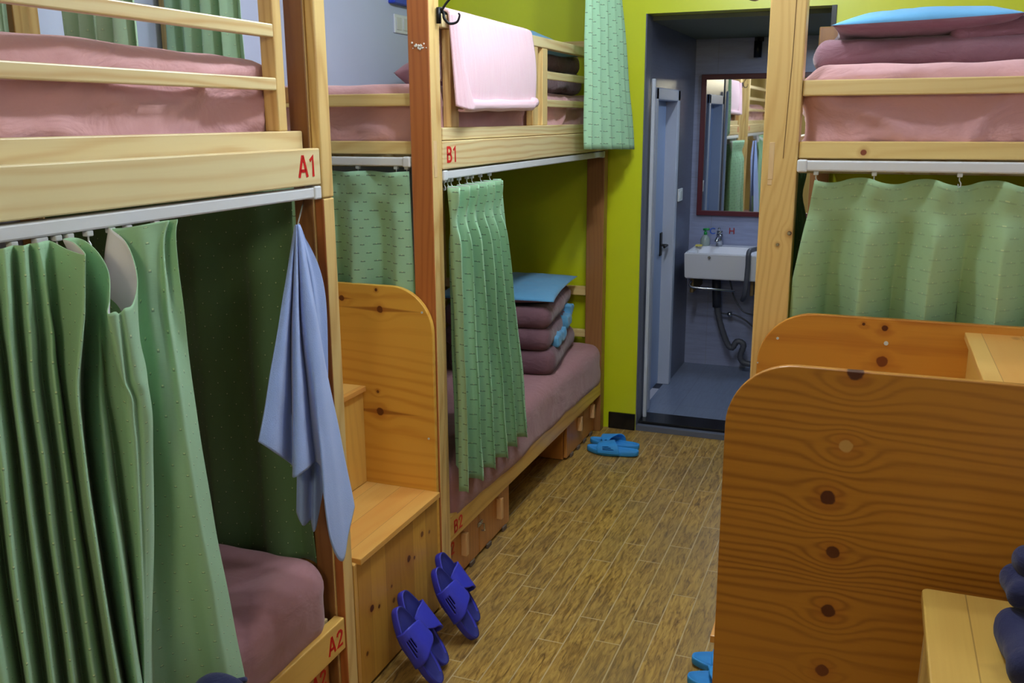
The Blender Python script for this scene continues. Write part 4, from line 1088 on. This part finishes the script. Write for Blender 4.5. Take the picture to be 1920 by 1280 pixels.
for xx in (-.975, -.63): bx('bracket', M_brass, rb, xx, xx+.02, 5.40, BY-.002, .55, .64)
dp = thing('drain_pipe', 'grey flexible drain hose curling under the washbasin', 'pipe', (-.85, 5.6, .4))
M_pipe = plain('grey_hose', (74, 76, 88), .5)
def wp(x, y, Y=5.58): return PY(x, y, Y)
bm = NB(); tube(bm, smoothpath([wp(1342, 520), wp(1343, 560), wp(1349, 600), wp(1362, 640), wp(1372, 652), wp(1382, 640), wp(1394, 646), wp(1388, 668), wp(1396, 680), wp(1424, 684)], 60), [.017+.0018*(i % 2) for i in range(61)], 12); link('drain_hose', bm, M_pipe, dp, smooth=True)
bm = NB(); tube(bm, [wp(1343, 515), wp(1344, 575)], .026, 14); link('drain_trap', bm, plain('dark_trap', (50, 52, 64), .4), dp, smooth=True)
wv_ = thing('water_valve', 'chrome water valve on the wall with a supply hose under the basin', 'valve', wp(1368, 590, 5.69))
c_ = wp(1368, 589, 5.66)
bm = NB(); bmesh.ops.create_icosphere(bm, subdivisions=2, radius=.017, matrix=Matrix.Translation(c_)); tube(bm, [c_, (c_.x, BY, c_.z)], .008, 10); link('valve_body', bm, M_steel, wv_, smooth=True)
bm = NB(); tube(bm, smoothpath([c_+Vector((-.05, .0, .004)), c_, c_+Vector((.04, 0, -.005)), wp(1400, 602, 5.66), wp(1425, 625, 5.66)], 20), .005, 8); link('supply_hose', bm, M_pipe, wv_, smooth=True)
hs = thing('shower_hose', 'dark grey hose hooked over the front of the washbasin', 'hose', (-.66, 5.3, .8))
bm = NB(); tube(bm, smoothpath([wp(1430, 465, 5.5), wp(1412, 468, 5.36), wp(1404, 474, 5.282), wp(1402, 500, 5.278), wp(1399, 530, 5.28), wp(1396, 552, 5.29), wp(1392, 562, 5.33)], 40), .014, 12); link('hose', bm, M_pipe, hs, smooth=True)
th = thing('supply_tube', 'thin black tube looping from the basin underside to the right', 'pipe', (-.7, 5.6, .5))
bm = NB(); tube(bm, smoothpath([wp(1368, 522), wp(1376, 556), wp(1392, 582), wp(1412, 590), wp(1428, 588)], 20), .005, 8); link('tube', bm, M_pipe, th, smooth=True)
# mirror
mi = thing('wall_mirror', 'mirror in a dark red wooden frame above the washbasin', 'mirror', (-.65, BY, 1.4))
mx0, mx1, mz0, mz1 = -1.008, -.30, .975, 1.80
bm = NB(); fw = .03
box(bm, mx0, mx0+fw, BY-.022, BY-.001, mz0, mz1, .003); box(bm, mx1-fw, mx1, BY-.022, BY-.001, mz0, mz1, .003)
box(bm, mx0, mx1, BY-.0225, BY-.001, mz1-fw, mz1, .003); box(bm, mx0, mx1, BY-.0225, BY-.001, mz0, mz0+fw, .003)
link('mirror_frame', bm, plain('dark_red_frame', (84, 26, 40), .35), mi)
bx('mirror_glass', plain('mirror_silver', (232, 236, 240), .02, 1.0), mi, mx0+fw-.002, mx1-fw+.002, BY-.012, BY-.002, mz0+fw-.002, mz1-fw+.002, bev=0)
# letters by the faucet
def wall_letter(s, px, col_, lab):
    p = PY(px, 438, BY-.002)
    M = Matrix.Translation((p.x, BY-.002, p.z)) @ Matrix(((1, 0, 0, 0), (0, 0, -1, 0), (0, 1, 0, 0), (0, 0, 0, 1)))
    o = text('wall_letter', s, col_, None, M, .052, 1.0, .001); return tag(o, lab, 'letter')
wall_letter('C', 1330, plain('blue_letter', (40, 90, 190), .5), 'blue letter C stuck on the bathroom tiles by the faucet')
wall_letter('H', 1366, plain('red_letter', (150, 30, 40), .5), 'dark red letter H stuck on the bathroom tiles by the faucet')
bl = PY(1421, 92, BY-.06)
sl = thing('wall_lamp', 'small black cylindrical lamp on the bathroom wall above the mirror', 'lamp', bl)
bm = NB(); tube(bm, [bl+Vector((0, 0, .045)), bl+Vector((0, 0, -.045))], .022, 14); link('shade', bm, M_black, sl, smooth=True)
bm = NB(); box(bm, bl.x-.025, bl.x+.025, BY-.02, BY-.001, bl.z+.045, bl.z+.085, .003); tube(bm, [(bl.x, BY-.01, bl.z+.06), (bl.x, bl.y, bl.z+.06), (bl.x, bl.y, bl.z+.04)], .006, 8); link('bracket', bm, M_black, sl)
bw = PX(1274, 365, DX0+.002)
bsw = thing('wall_switch', 'white switch plate on the dark tiled bathroom wall beyond the inner door', 'switch', (DX0, bw.y, bw.z))
bx('plate', M_track, bsw, DX0+.0005, DX0+.010, bw.y-.055, bw.y+.055, bw.z-.035, bw.z+.035, bev=.002)
bx('rocker', M_clear, bsw, DX0+.010, DX0+.013, bw.y-.03, bw.y+.03, bw.z-.022, bw.z+.022, bev=.001)
